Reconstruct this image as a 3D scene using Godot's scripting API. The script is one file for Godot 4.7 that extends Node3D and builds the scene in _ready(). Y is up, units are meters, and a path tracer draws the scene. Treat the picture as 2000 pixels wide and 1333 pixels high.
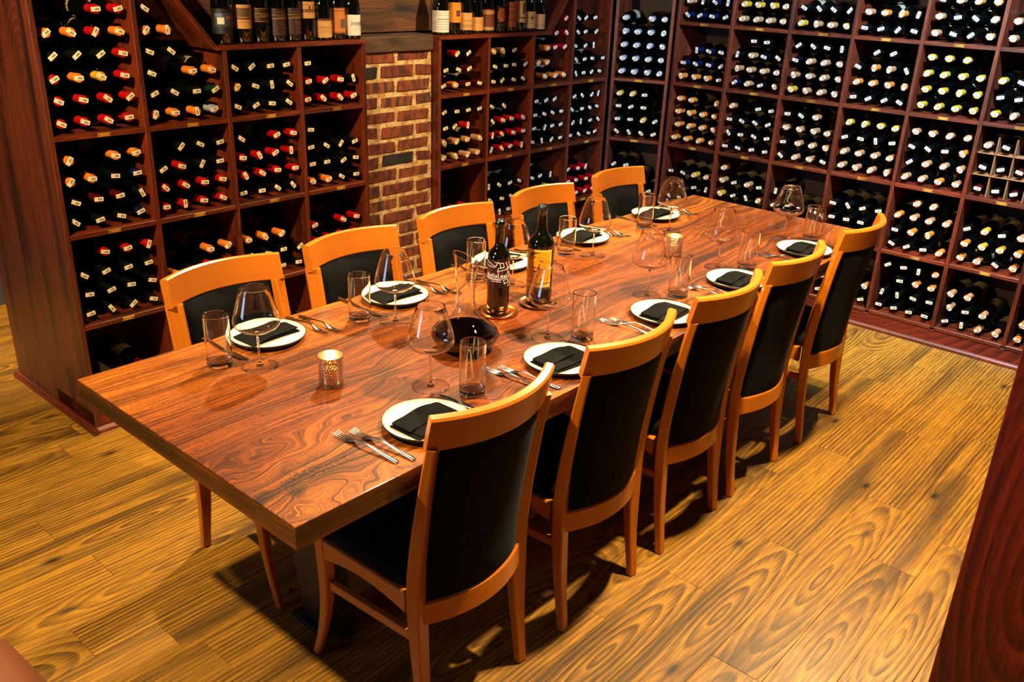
extends Node3D
# A private dining table set for ten in a wine cellar.
# x runs along the table away from the camera, z towards the camera's right, y up, metres.

const ZL := -0.3106      # front plane of the racks along the brick wall
const XR := 3.613        # front plane of the rack across the end
const TH := 0.76         # table top
const CAM := Vector3(-1.1186, 1.7774, 2.9386)
const BT := 0.019        # board thickness
const DEPTH := 0.33      # rack depth
const YS := [0.096, 0.4404, 0.7958, 1.1528, 1.4921, 1.835]

var M := {}
var used := {}
var rng := RandomNumberGenerator.new()
var cam_basis: Basis


# ------------------------------------------------------------------ mesh building
class MB:
	var v := PackedVector3Array()
	var n := PackedVector3Array()
	var u := PackedVector2Array()

	func tri(a: Vector3, b: Vector3, c: Vector3, na: Vector3, nb: Vector3, nc: Vector3, ua: Vector2, ub: Vector2, uc: Vector2) -> void:
		if (b - a).cross(c - a).dot(na + nb + nc) > 0.0:
			v.append(a); v.append(c); v.append(b)
			n.append(na); n.append(nc); n.append(nb)
			u.append(ua); u.append(uc); u.append(ub)
		else:
			v.append(a); v.append(b); v.append(c)
			n.append(na); n.append(nb); n.append(nc)
			u.append(ua); u.append(ub); u.append(uc)

	func quad(a: Vector3, b: Vector3, c: Vector3, d: Vector3, na: Vector3, nb: Vector3, nc: Vector3, nd: Vector3, ua: Vector2, ub: Vector2, uc: Vector2, ud: Vector2) -> void:
		tri(a, b, c, na, nb, nc, ua, ub, uc)
		tri(a, c, d, na, nc, nd, ua, uc, ud)

	func mesh(into: ArrayMesh = null) -> ArrayMesh:
		var arr := []
		arr.resize(Mesh.ARRAY_MAX)
		arr[Mesh.ARRAY_VERTEX] = v
		arr[Mesh.ARRAY_NORMAL] = n
		arr[Mesh.ARRAY_TEX_UV] = u
		var m: ArrayMesh = into if into else ArrayMesh.new()
		m.add_surface_from_arrays(Mesh.PRIMITIVE_TRIANGLES, arr)
		return m


func uv_of(p: Vector3, nrm: Vector3, la: int, off: Vector2) -> Vector2:
	# u runs along the board's length, v across it, in metres
	var k := nrm.abs().max_axis_index()
	if k == la:
		var a := (la + 1) % 3
		var b := (la + 2) % 3
		return Vector2(p[a] * 0.3, p[b]) + off
	var o := 3 - la - k
	return Vector2(p[la], p[o] + (0.5 if k == 0 else 0.0)) + off


func add_box(mb: MB, lo: Vector3, hi: Vector3, bev := 0.0015, la := -1, off := Vector2.ZERO) -> void:
	var c := (lo + hi) * 0.5
	var h := (hi - lo) * 0.5
	if la < 0:
		la = h.max_axis_index()
	bev = minf(bev, minf(h.x, minf(h.y, h.z)) * 0.6)
	var i := h - Vector3.ONE * bev
	for k in 3:
		var a := (k + 1) % 3
		var b := (k + 2) % 3
		for s: float in [-1.0, 1.0]:
			var nn := Vector3.ZERO
			nn[k] = s
			var q := []
			for t in [[-1.0, -1.0], [1.0, -1.0], [1.0, 1.0], [-1.0, 1.0]]:
				var p := Vector3.ZERO
				p[k] = h[k] * s
				p[a] = i[a] * t[0]
				p[b] = i[b] * t[1]
				q.append(c + p)
			mb.quad(q[0], q[1], q[2], q[3], nn, nn, nn, nn, uv_of(q[0], nn, la, off), uv_of(q[1], nn, la, off), uv_of(q[2], nn, la, off), uv_of(q[3], nn, la, off))
	if bev < 0.0002:
		return
	for k in 3:   # bevels run along axis k
		var a := (k + 1) % 3
		var b := (k + 2) % 3
		for sa: float in [-1.0, 1.0]:
			for sb: float in [-1.0, 1.0]:
				var nn := Vector3.ZERO
				nn[a] = sa
				nn[b] = sb
				nn = nn.normalized()
				var q := []
				for t in [[-1.0, 0], [1.0, 0], [1.0, 1], [-1.0, 1]]:
					var p := Vector3.ZERO
					p[k] = i[k] * t[0]
					p[a] = (h[a] if t[1] == 0 else i[a]) * sa
					p[b] = (i[b] if t[1] == 0 else h[b]) * sb
					q.append(c + p)
				mb.quad(q[0], q[1], q[2], q[3], nn, nn, nn, nn, uv_of(q[0], nn, la, off), uv_of(q[1], nn, la, off), uv_of(q[2], nn, la, off), uv_of(q[3], nn, la, off))
	for sx: float in [-1.0, 1.0]:
		for sy: float in [-1.0, 1.0]:
			for sz: float in [-1.0, 1.0]:
				var s := Vector3(sx, sy, sz)
				var nn := s.normalized()
				var p0 := c + Vector3(h.x, i.y, i.z) * s
				var p1 := c + Vector3(i.x, h.y, i.z) * s
				var p2 := c + Vector3(i.x, i.y, h.z) * s
				mb.tri(p0, p1, p2, nn, nn, nn, uv_of(p0, nn, la, off), uv_of(p1, nn, la, off), uv_of(p2, nn, la, off))


func box_mesh(lo: Vector3, hi: Vector3, bev := 0.0015, la := -1) -> ArrayMesh:
	var mb := MB.new()
	add_box(mb, lo, hi, bev, la, Vector2(rng.randf() * 3.0, rng.randf() * 3.0))
	return mb.mesh()


func add_lathe(mb: MB, prof: Array, seg := 24, a0 := 0.0, a1 := TAU) -> void:
	# prof: Vector2(radius, y) from bottom to top; a repeated point makes a crease
	var nr := []
	for j in prof.size():
		var t := Vector2.ZERO
		if j > 0 and not prof[j].is_equal_approx(prof[j - 1]):
			t += (prof[j] - prof[j - 1]).normalized()
		if j < prof.size() - 1 and not prof[j].is_equal_approx(prof[j + 1]):
			t += (prof[j + 1] - prof[j]).normalized()
		nr.append(Vector2(t.y, -t.x).normalized())
	var ln := 0.0
	for j in prof.size() - 1:
		var p: Vector2 = prof[j]
		var q: Vector2 = prof[j + 1]
		if p.is_equal_approx(q):
			continue
		var ln2 := ln + p.distance_to(q)
		var np: Vector2 = nr[j]
		var nq: Vector2 = nr[j + 1]
		for i in seg:
			var f0 := float(i) / seg
			var f1 := float(i + 1) / seg
			var b0 := lerpf(a0, a1, f0)
			var b1 := lerpf(a0, a1, f1)
			var d0 := Vector3(sin(b0), 0, cos(b0))
			var d1 := Vector3(sin(b1), 0, cos(b1))
			var va := d0 * p.x + Vector3(0, p.y, 0)
			var vb := d1 * p.x + Vector3(0, p.y, 0)
			var vc := d1 * q.x + Vector3(0, q.y, 0)
			var vd := d0 * q.x + Vector3(0, q.y, 0)
			var na := d0 * np.x + Vector3(0, np.y, 0)
			var nb := d1 * np.x + Vector3(0, np.y, 0)
			var nc := d1 * nq.x + Vector3(0, nq.y, 0)
			var nd := d0 * nq.x + Vector3(0, nq.y, 0)
			var yA: float = 1.0 - (p.y - prof[0].y) / maxf(0.0001, prof[-1].y - prof[0].y)
			var yB: float = 1.0 - (q.y - prof[0].y) / maxf(0.0001, prof[-1].y - prof[0].y)
			if p.x < 0.00001:
				mb.tri(va, vc, vd, na, nc, nd, Vector2(f0, yA), Vector2(f1, yB), Vector2(f0, yB))
			elif q.x < 0.00001:
				mb.tri(va, vb, vc, na, nb, nc, Vector2(f0, yA), Vector2(f1, yA), Vector2(f0, yB))
			else:
				mb.quad(va, vb, vc, vd, na, nb, nc, nd, Vector2(f0, yA), Vector2(f1, yA), Vector2(f1, yB), Vector2(f0, yB))
		ln = ln2


func lathe(prof: Array, seg := 24, a0 := 0.0, a1 := TAU) -> ArrayMesh:
	var mb := MB.new()
	add_lathe(mb, prof, seg, a0, a1)
	return mb.mesh()


func add_loft(mb: MB, rings: Array, caps := true, smooth_sides := false) -> void:
	# rings of equal point counts; smooth along the length, creased between the sides unless smooth_sides
	var cnt: int = rings[0].size()
	var lens := [0.0]
	for j in range(1, rings.size()):
		lens.append(lens[-1] + (rings[j][0] as Vector3).distance_to(rings[j - 1][0]))
	var cen := []
	for r in rings:
		var c := Vector3.ZERO
		for p: Vector3 in r:
			c += p
		cen.append(c / cnt)
	var fn := []
	for j in rings.size() - 1:
		var row := []
		for i in cnt:
			var a: Vector3 = rings[j][i]
			var b: Vector3 = rings[j][(i + 1) % cnt]
			var c: Vector3 = rings[j + 1][(i + 1) % cnt]
			var d: Vector3 = rings[j + 1][i]
			var nn := (c - a).cross(d - b)
			if nn.dot((a + b + c + d) * 0.25 - (cen[j] + cen[j + 1]) * 0.5) < 0.0:
				nn = -nn
			row.append(nn.normalized())
		fn.append(row)
	for j in rings.size() - 1:
		var per := 0.0
		for i in cnt:
			var i2 := (i + 1) % cnt
			var n0: Vector3 = fn[j][i] + (fn[j - 1][i] if j > 0 else Vector3.ZERO)
			var n1: Vector3 = fn[j][i] + (fn[j + 1][i] if j < rings.size() - 2 else Vector3.ZERO)
			var na := n0
			var nb := n0
			var nc := n1
			var nd := n1
			if smooth_sides:
				var pi := (i + cnt - 1) % cnt
				na += fn[j][pi] + (fn[j - 1][pi] if j > 0 else Vector3.ZERO)
				nb += fn[j][i2] + (fn[j - 1][i2] if j > 0 else Vector3.ZERO)
				nc += fn[j][i2] + (fn[j + 1][i2] if j < rings.size() - 2 else Vector3.ZERO)
				nd += fn[j][pi] + (fn[j + 1][pi] if j < rings.size() - 2 else Vector3.ZERO)
			var w := (rings[j][i] as Vector3).distance_to(rings[j][i2])
			mb.quad(rings[j][i], rings[j][i2], rings[j + 1][i2], rings[j + 1][i], na.normalized(), nb.normalized(), nc.normalized(), nd.normalized(),
				Vector2(lens[j], per), Vector2(lens[j], per + w), Vector2(lens[j + 1], per + w), Vector2(lens[j + 1], per))
			per += w
	if caps:
		for e in [0, rings.size() - 1]:
			var out: Vector3 = (cen[0] - cen[1]) if e == 0 else (cen[-1] - cen[-2])
			var nn := out.normalized()
			for i in cnt:
				mb.tri(cen[e], rings[e][i], rings[e][(i + 1) % cnt], nn, nn, nn, Vector2.ZERO, Vector2(0.01, 0), Vector2(0, 0.01))


func rect_ring(c: Vector3, ax: Vector3, ay: Vector3, w: float, h: float, ch := 0.003) -> Array:
	var a := w * 0.5
	var b := h * 0.5
	var r := []
	for t in [[a, b - ch], [a - ch, b], [-a + ch, b], [-a, b - ch], [-a, -b + ch], [-a + ch, -b], [a - ch, -b], [a, -b + ch]]:
		r.append(c + ax * t[0] + ay * t[1])
	return r


func oval_ring(c: Vector3, ax: Vector3, ay: Vector3, w: float, h: float, cnt := 12) -> Array:
	var r := []
	for i in cnt:
		var a := TAU * i / cnt
		r.append(c + ax * cos(a) * w * 0.5 + ay * sin(a) * h * 0.5)
	return r


func add_tube(mb: MB, pts: Array, rad: float, cnt := 8) -> void:
	var rings := []
	for j in pts.size():
		var t: Vector3 = (pts[mini(j + 1, pts.size() - 1)] - pts[maxi(j - 1, 0)]).normalized()
		var s := t.cross(Vector3.UP if absf(t.y) < 0.9 else Vector3.RIGHT).normalized()
		rings.append(oval_ring(pts[j], s, s.cross(t), rad * 2.0, rad * 2.0, cnt))
	add_loft(mb, rings, true, true)


func bent_text(txt: String, height: float, radius: float, ang: float, y: float, depth := 0.0004) -> ArrayMesh:
	# lettering wrapped round a bottle
	var tm := TextMesh.new()
	var f := SystemFont.new()
	f.font_names = PackedStringArray(["Droid Sans"])
	tm.font = f
	tm.text = txt
	tm.font_size = 64
	tm.pixel_size = height / 46.0
	tm.depth = depth
	tm.curve_step = 4.0
	var arr := tm.surface_get_arrays(0)
	var vs: PackedVector3Array = arr[Mesh.ARRAY_VERTEX]
	var ns: PackedVector3Array = arr[Mesh.ARRAY_NORMAL]
	for i in vs.size():
		var a := ang + vs[i].x / radius
		var rr := radius + vs[i].z + depth
		var nn := ns[i]
		vs[i] = Vector3(sin(a) * rr, y + vs[i].y, cos(a) * rr)
		ns[i] = Vector3(nn.x * cos(a) + nn.z * sin(a), nn.y, -nn.x * sin(a) + nn.z * cos(a))
	var out := []
	out.resize(Mesh.ARRAY_MAX)
	out[Mesh.ARRAY_VERTEX] = vs
	out[Mesh.ARRAY_NORMAL] = ns
	out[Mesh.ARRAY_INDEX] = arr[Mesh.ARRAY_INDEX]
	var m := ArrayMesh.new()
	m.add_surface_from_arrays(Mesh.PRIMITIVE_TRIANGLES, out)
	return m


# ------------------------------------------------------------------ objects
func numbered(called: String) -> String:
	if not used.has(called):
		used[called] = 0
		return called
	used[called] += 1
	return "%s_%03d" % [called, used[called]]


func thing(called: String, label: String, category: String, at := Vector3.ZERO, turn := 0.0, group := "") -> Node3D:
	var o := Node3D.new()
	o.name = numbered(called)
	add_child(o)
	o.position = at
	o.rotation.y = turn
	tag(o, label, category, group)
	return o


func tag(o: Node, label: String, category: String, group := "") -> void:
	o.set_meta("label", label)
	o.set_meta("category", category)
	if group:
		o.set_meta("group", group)


func part(called: String, mesh: Mesh, m: Material, parent: Node, at := Vector3.ZERO, rot := Vector3.ZERO) -> MeshInstance3D:
	var o := MeshInstance3D.new()
	o.name = called if parent != self else numbered(called)
	o.mesh = mesh
	o.material_override = m
	parent.add_child(o, true)
	o.position = at
	o.rotation = rot
	return o


func structure(called: String, mesh: Mesh, m: Material) -> MeshInstance3D:
	var o := part(called, mesh, m, self)
	o.set_meta("kind", "structure")
	return o


func copy(o: Node3D, label: String, at: Vector3, turn := 0.0) -> Node3D:
	var c: Node3D = o.duplicate()
	c.name = numbered(String(o.name).trim_suffix("_001"))
	add_child(c)
	c.position = at
	c.rotation = Vector3(0, turn, 0)
	c.set_meta("label", label)
	return c


# ------------------------------------------------------------------ textures and materials
func noise(s: int, f: float, oct := 3, kind := FastNoiseLite.TYPE_SIMPLEX_SMOOTH) -> FastNoiseLite:
	var n := FastNoiseLite.new()
	n.seed = s
	n.frequency = f
	n.noise_type = kind
	n.fractal_type = FastNoiseLite.FRACTAL_FBM if oct > 1 else FastNoiseLite.FRACTAL_NONE
	n.fractal_octaves = oct
	return n


func wood_image(w: int, h: int, lx: float, ly: float, s: int, cols: Array, freq: float, pith: Vector2, slope: float, smoky: float, fiber: float, knots: Array, warp := 0.012, sharp := 1.6, ringy := 0.62) -> Image:
	# boards cut from a log: growth rings round a pith line that leaves the plane of the board
	var nw := noise(s, 1.0, 2)
	var ns := noise(s + 7, 1.0, 3)
	var nf := noise(s + 13, 1.0, 2)
	var by := PackedByteArray()
	by.resize(w * h * 3)
	var drift := PackedFloat32Array()
	for i in w:
		drift.append(nw.get_noise_2d(lx * i / w * 1.1, 77.0) * warp * 3.2)
	var c0: Color = cols[0]
	var c1: Color = cols[1]
	var c2: Color = cols[2]
	var k := 0
	for j in h:
		var y0 := ly * j / h
		for i in w:
			var x := lx * i / w
			var y := y0
			var dark := 0.0
			for kn in knots:
				var dx: float = (x - kn[0]) / 2.6
				var dy: float = y - kn[1]
				var g: float = exp(-(dx * dx + dy * dy) / (kn[2] * kn[2]))
				y += dy * g * 1.3
				dark += g * g * g * kn[3]
			var wv := nw.get_noise_2d(x * 0.8, y * 6.0)
			var d: float = pith.y + slope * x + drift[i]
			var r := sqrt((y - pith.x) * (y - pith.x) + d * d) + wv * warp * 0.45
			var ph := r * freq
			var t := ph - floorf(ph)
			t = pow(t, sharp) * (1.0 - smoothstep(0.80, 1.0, t)) * (0.75 + 0.6 * wv)
			var st := nf.get_noise_2d(x * 0.5 + 5.0, (y + wv * warp) * 60.0) * 0.6 + nf.get_noise_2d(x * 0.9 + 9.0, (y + wv * warp) * 190.0) * 0.6
			t = t * ringy + (0.5 + st * 0.9) * (1.0 - ringy)
			var sm := ns.get_noise_2d(x * 0.75 + 40.0, y * 8.0) * 0.5 + 0.5
			var fb := nf.get_noise_2d(x * 9.0, y * 520.0)
			var a := clampf(t + fb * fiber, 0.0, 1.0)
			var q := clampf(smoothstep(0.45, 0.95, sm) * smoky + dark, 0.0, 1.0)
			var cr := lerpf(lerpf(c0.r, c1.r, a), c2.r, q)
			var cg := lerpf(lerpf(c0.g, c1.g, a), c2.g, q)
			var cb := lerpf(lerpf(c0.b, c1.b, a), c2.b, q)
			by[k] = int(clampf(cr, 0, 1) * 224.0)
			by[k + 1] = int(clampf(cg, 0, 1) * 224.0)
			by[k + 2] = int(clampf(cb, 0, 1) * 224.0)
			k += 3
	return Image.create_from_data(w, h, false, Image.FORMAT_RGB8, by)


func table_image(w: int, h: int) -> Image:
	# walnut slab: straight grain by the racks, crotch figure towards the near corner
	var na := noise(31, 1.0, 3)
	var nb := noise(47, 1.0, 3)
	var nc := noise(53, 1.0, 2)
	var nd := noise(61, 1.0, 2)
	var knots := [[0.58, 0.51, 0.045, 1.0], [0.17, 0.77, 0.08, 0.7], [0.05, 0.80, 0.11, 0.35], [0.36, 0.79, 0.10, 0.3], [0.96, 0.43, 0.05, 0.2], [1.9, 0.62, 0.09, 0.25], [2.5, 0.3, 0.08, 0.3], [1.45, 0.15, 0.07, 0.15]]
	var by := PackedByteArray()
	by.resize(w * h * 3)
	var light := Color(0.58, 0.255, 0.042)
	var gold := Color(0.82, 0.45, 0.085)
	var mid := Color(0.225, 0.085, 0.016)
	var deep := Color(0.075, 0.032, 0.014)
	var k := 0
	for j in h:
		var v := float(j) / h
		var y0 := v * 0.925
		for i in w:
			var x := 3.02 * i / w
			var swirl := smoothstep(0.5, 1.0, v) * smoothstep(1.6, 0.2, x) + 0.35 * smoothstep(0.6, 1.0, v) + 0.25 * smoothstep(2.0, 3.0, x)
			var y := y0
			var dark := 0.0
			for kn in knots:
				var dx: float = (x - kn[0]) / 1.7
				var dy: float = y0 - kn[1]
				var e: float = (dx * dx + dy * dy) / (kn[2] * kn[2])
				if e < 6.0:
					var g := exp(-e)
					y += dy * g * 1.6
					dark += g * g * kn[3]
			var w1 := na.get_noise_2d(x * 1.3, y0 * 3.2)
			var w2 := nb.get_noise_2d(x * 5.0, y0 * 7.0)
			var yy := y + w1 * (0.03 + 0.10 * swirl) + w2 * 0.03 * swirl + x * 0.03
			var rg := nc.get_noise_2d(x * 0.6, yy * 26.0) * 0.26 + nc.get_noise_2d(x * 0.9 + 7.0, yy * 88.0) * 0.44 + nc.get_noise_2d(x * 1.6 + 3.0, yy * 210.0) * 0.48
			var fine := nd.get_noise_2d(x * 5.0, yy * 360.0)
			var pore := nd.get_noise_2d(x * 16.0 + 3.0, yy * 760.0)
			var band := nb.get_noise_2d(x * 0.5 + 9.0, yy * 9.0)
			var t := clampf(0.46 + rg * 0.95 + fine * 0.34 + smoothstep(0.15, 0.5, pore) * 0.45, 0.0, 1.0)
			var heart := smoothstep(0.42, 0.12, absf(v - 0.58 + w1 * 0.22)) * 0.75 + smoothstep(0.0, 0.4, band) * 0.3
			var c := gold.lerp(light, clampf(heart, 0.0, 1.0)).lerp(mid, t * (0.62 + 0.38 * clampf(heart, 0.0, 1.0)))
			c = c.lerp(deep, clampf(smoothstep(0.10, 0.60, band + rg * 0.4) * 0.34 + dark * (0.6 + rg) + maxf(0.0, w2 - 0.25) * swirl * 1.2, 0.0, 0.92))
			by[k] = int(clampf(c.r, 0, 1) * 204.0)
			by[k + 1] = int(clampf(c.g, 0, 1) * 204.0)
			by[k + 2] = int(clampf(c.b, 0, 1) * 204.0)
			k += 3
	return Image.create_from_data(w, h, false, Image.FORMAT_RGB8, by)


func speck_image(w: int, h: int, s: int, a: Color, b: Color, f: float, lo: float, hi: float, stretch := 1.0) -> Image:
	var n := noise(s, f, 3)
	var im := Image.create(w, h, false, Image.FORMAT_RGBA8)
	for j in h:
		for i in w:
			im.set_pixel(i, j, a.lerp(b, smoothstep(lo, hi, n.get_noise_2d(i * stretch, j))))
	return im


func mat(c: Color, rough: float, metal := 0.0, spec := 0.5) -> StandardMaterial3D:
	var m := StandardMaterial3D.new()
	m.albedo_color = c
	m.roughness = rough
	m.metallic = metal
	m.metallic_specular = spec
	return m


func tex_mat(im: Image, rough: float, uvs := Vector3.ONE) -> StandardMaterial3D:
	var m := mat(Color.WHITE, rough)
	m.albedo_texture = ImageTexture.create_from_image(im)
	m.uv1_scale = uvs
	return m


func emitter(c: Color, e: float) -> StandardMaterial3D:
	var m := mat(c, 0.5)
	m.emission_enabled = true
	m.emission = c
	m.emission_energy_multiplier = e
	return m


func make_materials() -> void:
	var oak := [Color(0.78, 0.54, 0.13), Color(0.20, 0.12, 0.024), Color(0.12, 0.078, 0.026)]
	M.planks = []
	var pk := [
		[[0.07, -0.06], 0.12, [[0.75, 0.05, 0.02, 0.8]], 0.5], [[0.30, 0.05], 0.01, [], 0.4], [[0.09, -0.09], 0.16, [], 0.55], [[-0.20, 0.06], -0.02, [[0.3, 0.10, 0.018, 0.9]], 0.5],
		[[0.05, -0.12], 0.20, [], 0.6], [[-0.14, 0.03], 0.0, [], 0.35], [[0.08, 0.07], -0.13, [[0.9, 0.09, 0.02, 0.7]], 0.6], [[0.27, 0.02], 0.02, [[0.55, 0.03, 0.015, 0.8]], 0.65]]
	for i in pk.size():
		var q = pk[i]
		var im := wood_image(1408, 188, 1.14, 0.152, 100 + i * 17, oak, 62.0, Vector2(q[0][0], q[0][1]), q[1], q[3], 0.40, q[2], 0.009, 1.1, 0.68)
		M.planks.append(tex_mat(im, 0.42))
	var rack := [Color(0.56, 0.21, 0.07), Color(0.17, 0.055, 0.022), Color(0.06, 0.026, 0.016)]
	M.rack = tex_mat(wood_image(640, 320, 1.0, 0.25, 400, rack, 90.0, Vector2(0.1, -0.04), 0.10, 0.6, 0.6, [], 0.008, 1.2), 0.38, Vector3(1.0, 4.0, 1))
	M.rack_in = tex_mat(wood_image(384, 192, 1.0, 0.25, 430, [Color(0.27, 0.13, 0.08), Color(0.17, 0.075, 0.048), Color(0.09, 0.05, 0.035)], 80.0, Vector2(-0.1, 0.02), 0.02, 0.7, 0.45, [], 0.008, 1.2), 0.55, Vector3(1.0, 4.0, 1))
	M.panel = tex_mat(wood_image(960, 420, 1.6, 0.72, 460, [Color(0.47, 0.205, 0.085), Color(0.24, 0.085, 0.038), Color(0.085, 0.035, 0.02)], 56.0, Vector2(0.30, -0.08), 0.12, 0.85, 0.5, [], 0.025, 1.0, 0.7), 0.40, Vector3(0.625, 1.389, 1))
	M.panel2 = tex_mat(wood_image(900, 420, 1.5, 0.7, 481, [Color(0.60, 0.17, 0.07), Color(0.24, 0.055, 0.026), Color(0.07, 0.022, 0.014)], 52.0, Vector2(0.32, -0.12), 0.30, 0.45, 0.4, [], 0.02, 0.9, 0.85), 0.42, Vector3(0.667, 1.428, 1))
	M.table_top = tex_mat(table_image(2048, 628), 0.55)
	M.table_top.clearcoat_enabled = true
	M.table_top.metallic_specular = 0.25
	M.table_top.clearcoat = 0.5
	M.table_top.clearcoat_roughness = 0.09
	M.table_edge = tex_mat(wood_image(700, 64, 0.93, 0.07, 520, [Color(0.50, 0.23, 0.055), Color(0.12, 0.05, 0.02), Color(0.045, 0.022, 0.014)], 60.0, Vector2(0.3, 0.03), 0.2, 0.95, 0.45, [[0.2, 0.03, 0.04, 0.4]], 0.05, 1.0), 0.30, Vector3(1.075, 14.0, 1))
	M.chair = tex_mat(wood_image(256, 192, 0.6, 0.25, 540, [Color(0.82, 0.455, 0.095), Color(0.77, 0.405, 0.078), Color(0.70, 0.345, 0.06)], 50.0, Vector2(-0.2, 0.02), 0.02, 0.35, 0.22, [], 0.01, 1.2), 0.27, Vector3(1.66, 4.0, 1))
	M.fabric = tex_mat(speck_image(160, 160, 9, Color(0.026, 0.028, 0.036), Color(0.052, 0.050, 0.052), 0.55, -0.25, 0.4), 0.78, Vector3(9, 9, 1))
	M.fabric.rim_enabled = true
	M.fabric.metallic_specular = 0.16
	M.fabric.rim = 0.05
	M.fabric.rim_tint = 0.3
	M.napkin = tex_mat(speck_image(128, 128, 12, Color(0.038, 0.043, 0.046), Color(0.066, 0.068, 0.064), 0.6, -0.3, 0.4), 0.85, Vector3(14, 14, 1))
	M.napkin.metallic_specular = 0.15
	M.plate = mat(Color(0.86, 0.79, 0.68), 0.22)
	M.plate_rim = tex_mat(speck_image(512, 24, 15, Color(0.045, 0.04, 0.045), Color(0.55, 0.47, 0.36), 0.16, 0.30, 0.50, 1.6), 0.4)
	M.steel = mat(Color(0.66, 0.64, 0.61), 0.16, 1.0)
	M.black_steel = mat(Color(0.018, 0.018, 0.02), 0.45)
	M.brass = tex_mat(speck_image(48, 24, 18, Color(0.80, 0.58, 0.20), Color(0.55, 0.36, 0.10), 0.15, -0.1, 0.4), 0.32)
	M.brass.metallic = 0.35
	M.screw = mat(Color(0.16, 0.10, 0.05), 0.4, 0.8)
	M.bottle = mat(Color(0.012, 0.016, 0.012), 0.12)
	M.bottle2 = mat(Color(0.022, 0.024, 0.008), 0.05)
	M.bottle2.clearcoat_enabled = true
	M.bottle2.clearcoat_roughness = 0.03
	M.wine = mat(Color(0.022, 0.004, 0.006), 0.04)
	M.glass = mat(Color(1, 1, 1, 0.0), 0.02)
	M.glass.transparency = BaseMaterial3D.TRANSPARENCY_ALPHA
	M.solid_glass = mat(Color(1, 1, 1, 0.0), 0.01)
	M.solid_glass.transparency = BaseMaterial3D.TRANSPARENCY_ALPHA
	M.solid_glass.refraction_enabled = true
	M.solid_glass.refraction_scale = 0.05
	M.copper = mat(Color(0.78, 0.47, 0.24), 0.24, 1.0)
	M.copper_dark = mat(Color(0.42, 0.25, 0.13), 0.34, 1.0)
	M.wax = mat(Color(0.93, 0.86, 0.70), 0.5)
	M.flame = emitter(Color(1.0, 0.72, 0.32), 14.0)
	var mer := noise(77, 0.26, 2)
	var mi2 := Image.create(256, 96, false, Image.FORMAT_RGBA8)
	for j in 96:
		for i in 256:
			var s2 := mer.get_noise_2d(i, j)
			var c2 := Color(0.80, 0.77, 0.78).lerp(Color(0.62, 0.52, 0.45), smoothstep(0.05, 0.4, s2))
			c2.a = 0.0 if s2 > 0.50 else 1.0
			mi2.set_pixel(i, j, c2)
	M.mercury = tex_mat(mi2, 0.22)
	M.mercury.metallic = 0.95
	M.mercury.transparency = BaseMaterial3D.TRANSPARENCY_ALPHA_SCISSOR
	M.mercury.alpha_scissor_threshold = 0.5
	M.caps = {}
	for e in [["r", Color(0.62, 0.035, 0.05)], ["m", Color(0.26, 0.02, 0.035)], ["o", Color(0.80, 0.43, 0.12)], ["y", Color(0.74, 0.55, 0.10)], ["k", Color(0.025, 0.025, 0.025)], ["b", Color(0.03, 0.06, 0.20)], ["g", Color(0.04, 0.14, 0.07)], ["w", Color(0.66, 0.45, 0.26)], ["s", Color(0.55, 0.56, 0.56)]]:
		M.caps[e[0]] = mat(e[1], 0.35)
	var ti := Image.create(48, 22, false, Image.FORMAT_RGB8)
	ti.fill(Color(0.92, 0.84, 0.68))
	ti.fill_rect(Rect2i(20, 7, 20, 3), Color(0.16, 0.14, 0.12))
	ti.fill_rect(Rect2i(18, 12, 24, 4), Color(0.2, 0.18, 0.15))
	ti.fill_rect(Rect2i(5, 9, 3, 5), Color(0.45, 0.4, 0.34))
	M.tag = tex_mat(ti, 0.6)
	M.paper = mat(Color(0.62, 0.55, 0.40), 0.7)
	M.mortar = tex_mat(speck_image(200, 200, 22, Color(0.84, 0.71, 0.50), Color(0.70, 0.50, 0.26), 0.03, -0.3, 0.5), 0.95, Vector3(3, 3, 1))
	M.mortar.heightmap_enabled = true
	M.mortar.heightmap_scale = 0.25
	M.mortar.heightmap_texture = ImageTexture.create_from_image(speck_image(200, 200, 23, Color.BLACK, Color.WHITE, 0.2, -0.4, 0.4))
	M.bricks = []
	for e in [[Color(0.48, 0.205, 0.10), Color(0.30, 0.125, 0.07)], [Color(0.54, 0.25, 0.11), Color(0.34, 0.17, 0.09)], [Color(0.42, 0.21, 0.12), Color(0.22, 0.14, 0.10)], [Color(0.17, 0.125, 0.10), Color(0.09, 0.075, 0.065)], [Color(0.54, 0.28, 0.13), Color(0.28, 0.17, 0.10)]]:
		var bm := tex_mat(speck_image(128, 64, 200 + M.bricks.size(), e[0], e[1], 0.035, -0.35, 0.45), 0.9, Vector3(5, 5, 1))
		bm.heightmap_enabled = true
		bm.heightmap_scale = 0.15
		bm.heightmap_texture = M.mortar.heightmap_texture
		M.bricks.append(bm)
	M.timber = tex_mat(wood_image(512, 160, 1.0, 0.3, 600, [Color(0.50, 0.29, 0.13), Color(0.24, 0.13, 0.055), Color(0.07, 0.045, 0.028)], 60.0, Vector2(-0.1, 0.05), 0.02, 0.8, 0.5, [[0.6, 0.12, 0.04, 0.6]], 0.03, 1.1), 0.8, Vector3(1, 3.3, 1))
	M.old_timber = tex_mat(wood_image(400, 80, 0.6, 0.12, 620, [Color(0.40, 0.27, 0.16), Color(0.20, 0.13, 0.075), Color(0.06, 0.045, 0.035)], 90.0, Vector2(-0.1, 0.05), 0.05, 0.9, 0.6, [[0.2, 0.05, 0.03, 0.6]], 0.02, 1.1), 0.85, Vector3(1.66, 8.3, 1))
	M.dark_wall = mat(Color(0.10, 0.07, 0.05), 0.9)
	M.ceiling = mat(Color(0.08, 0.065, 0.05), 0.9)
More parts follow.
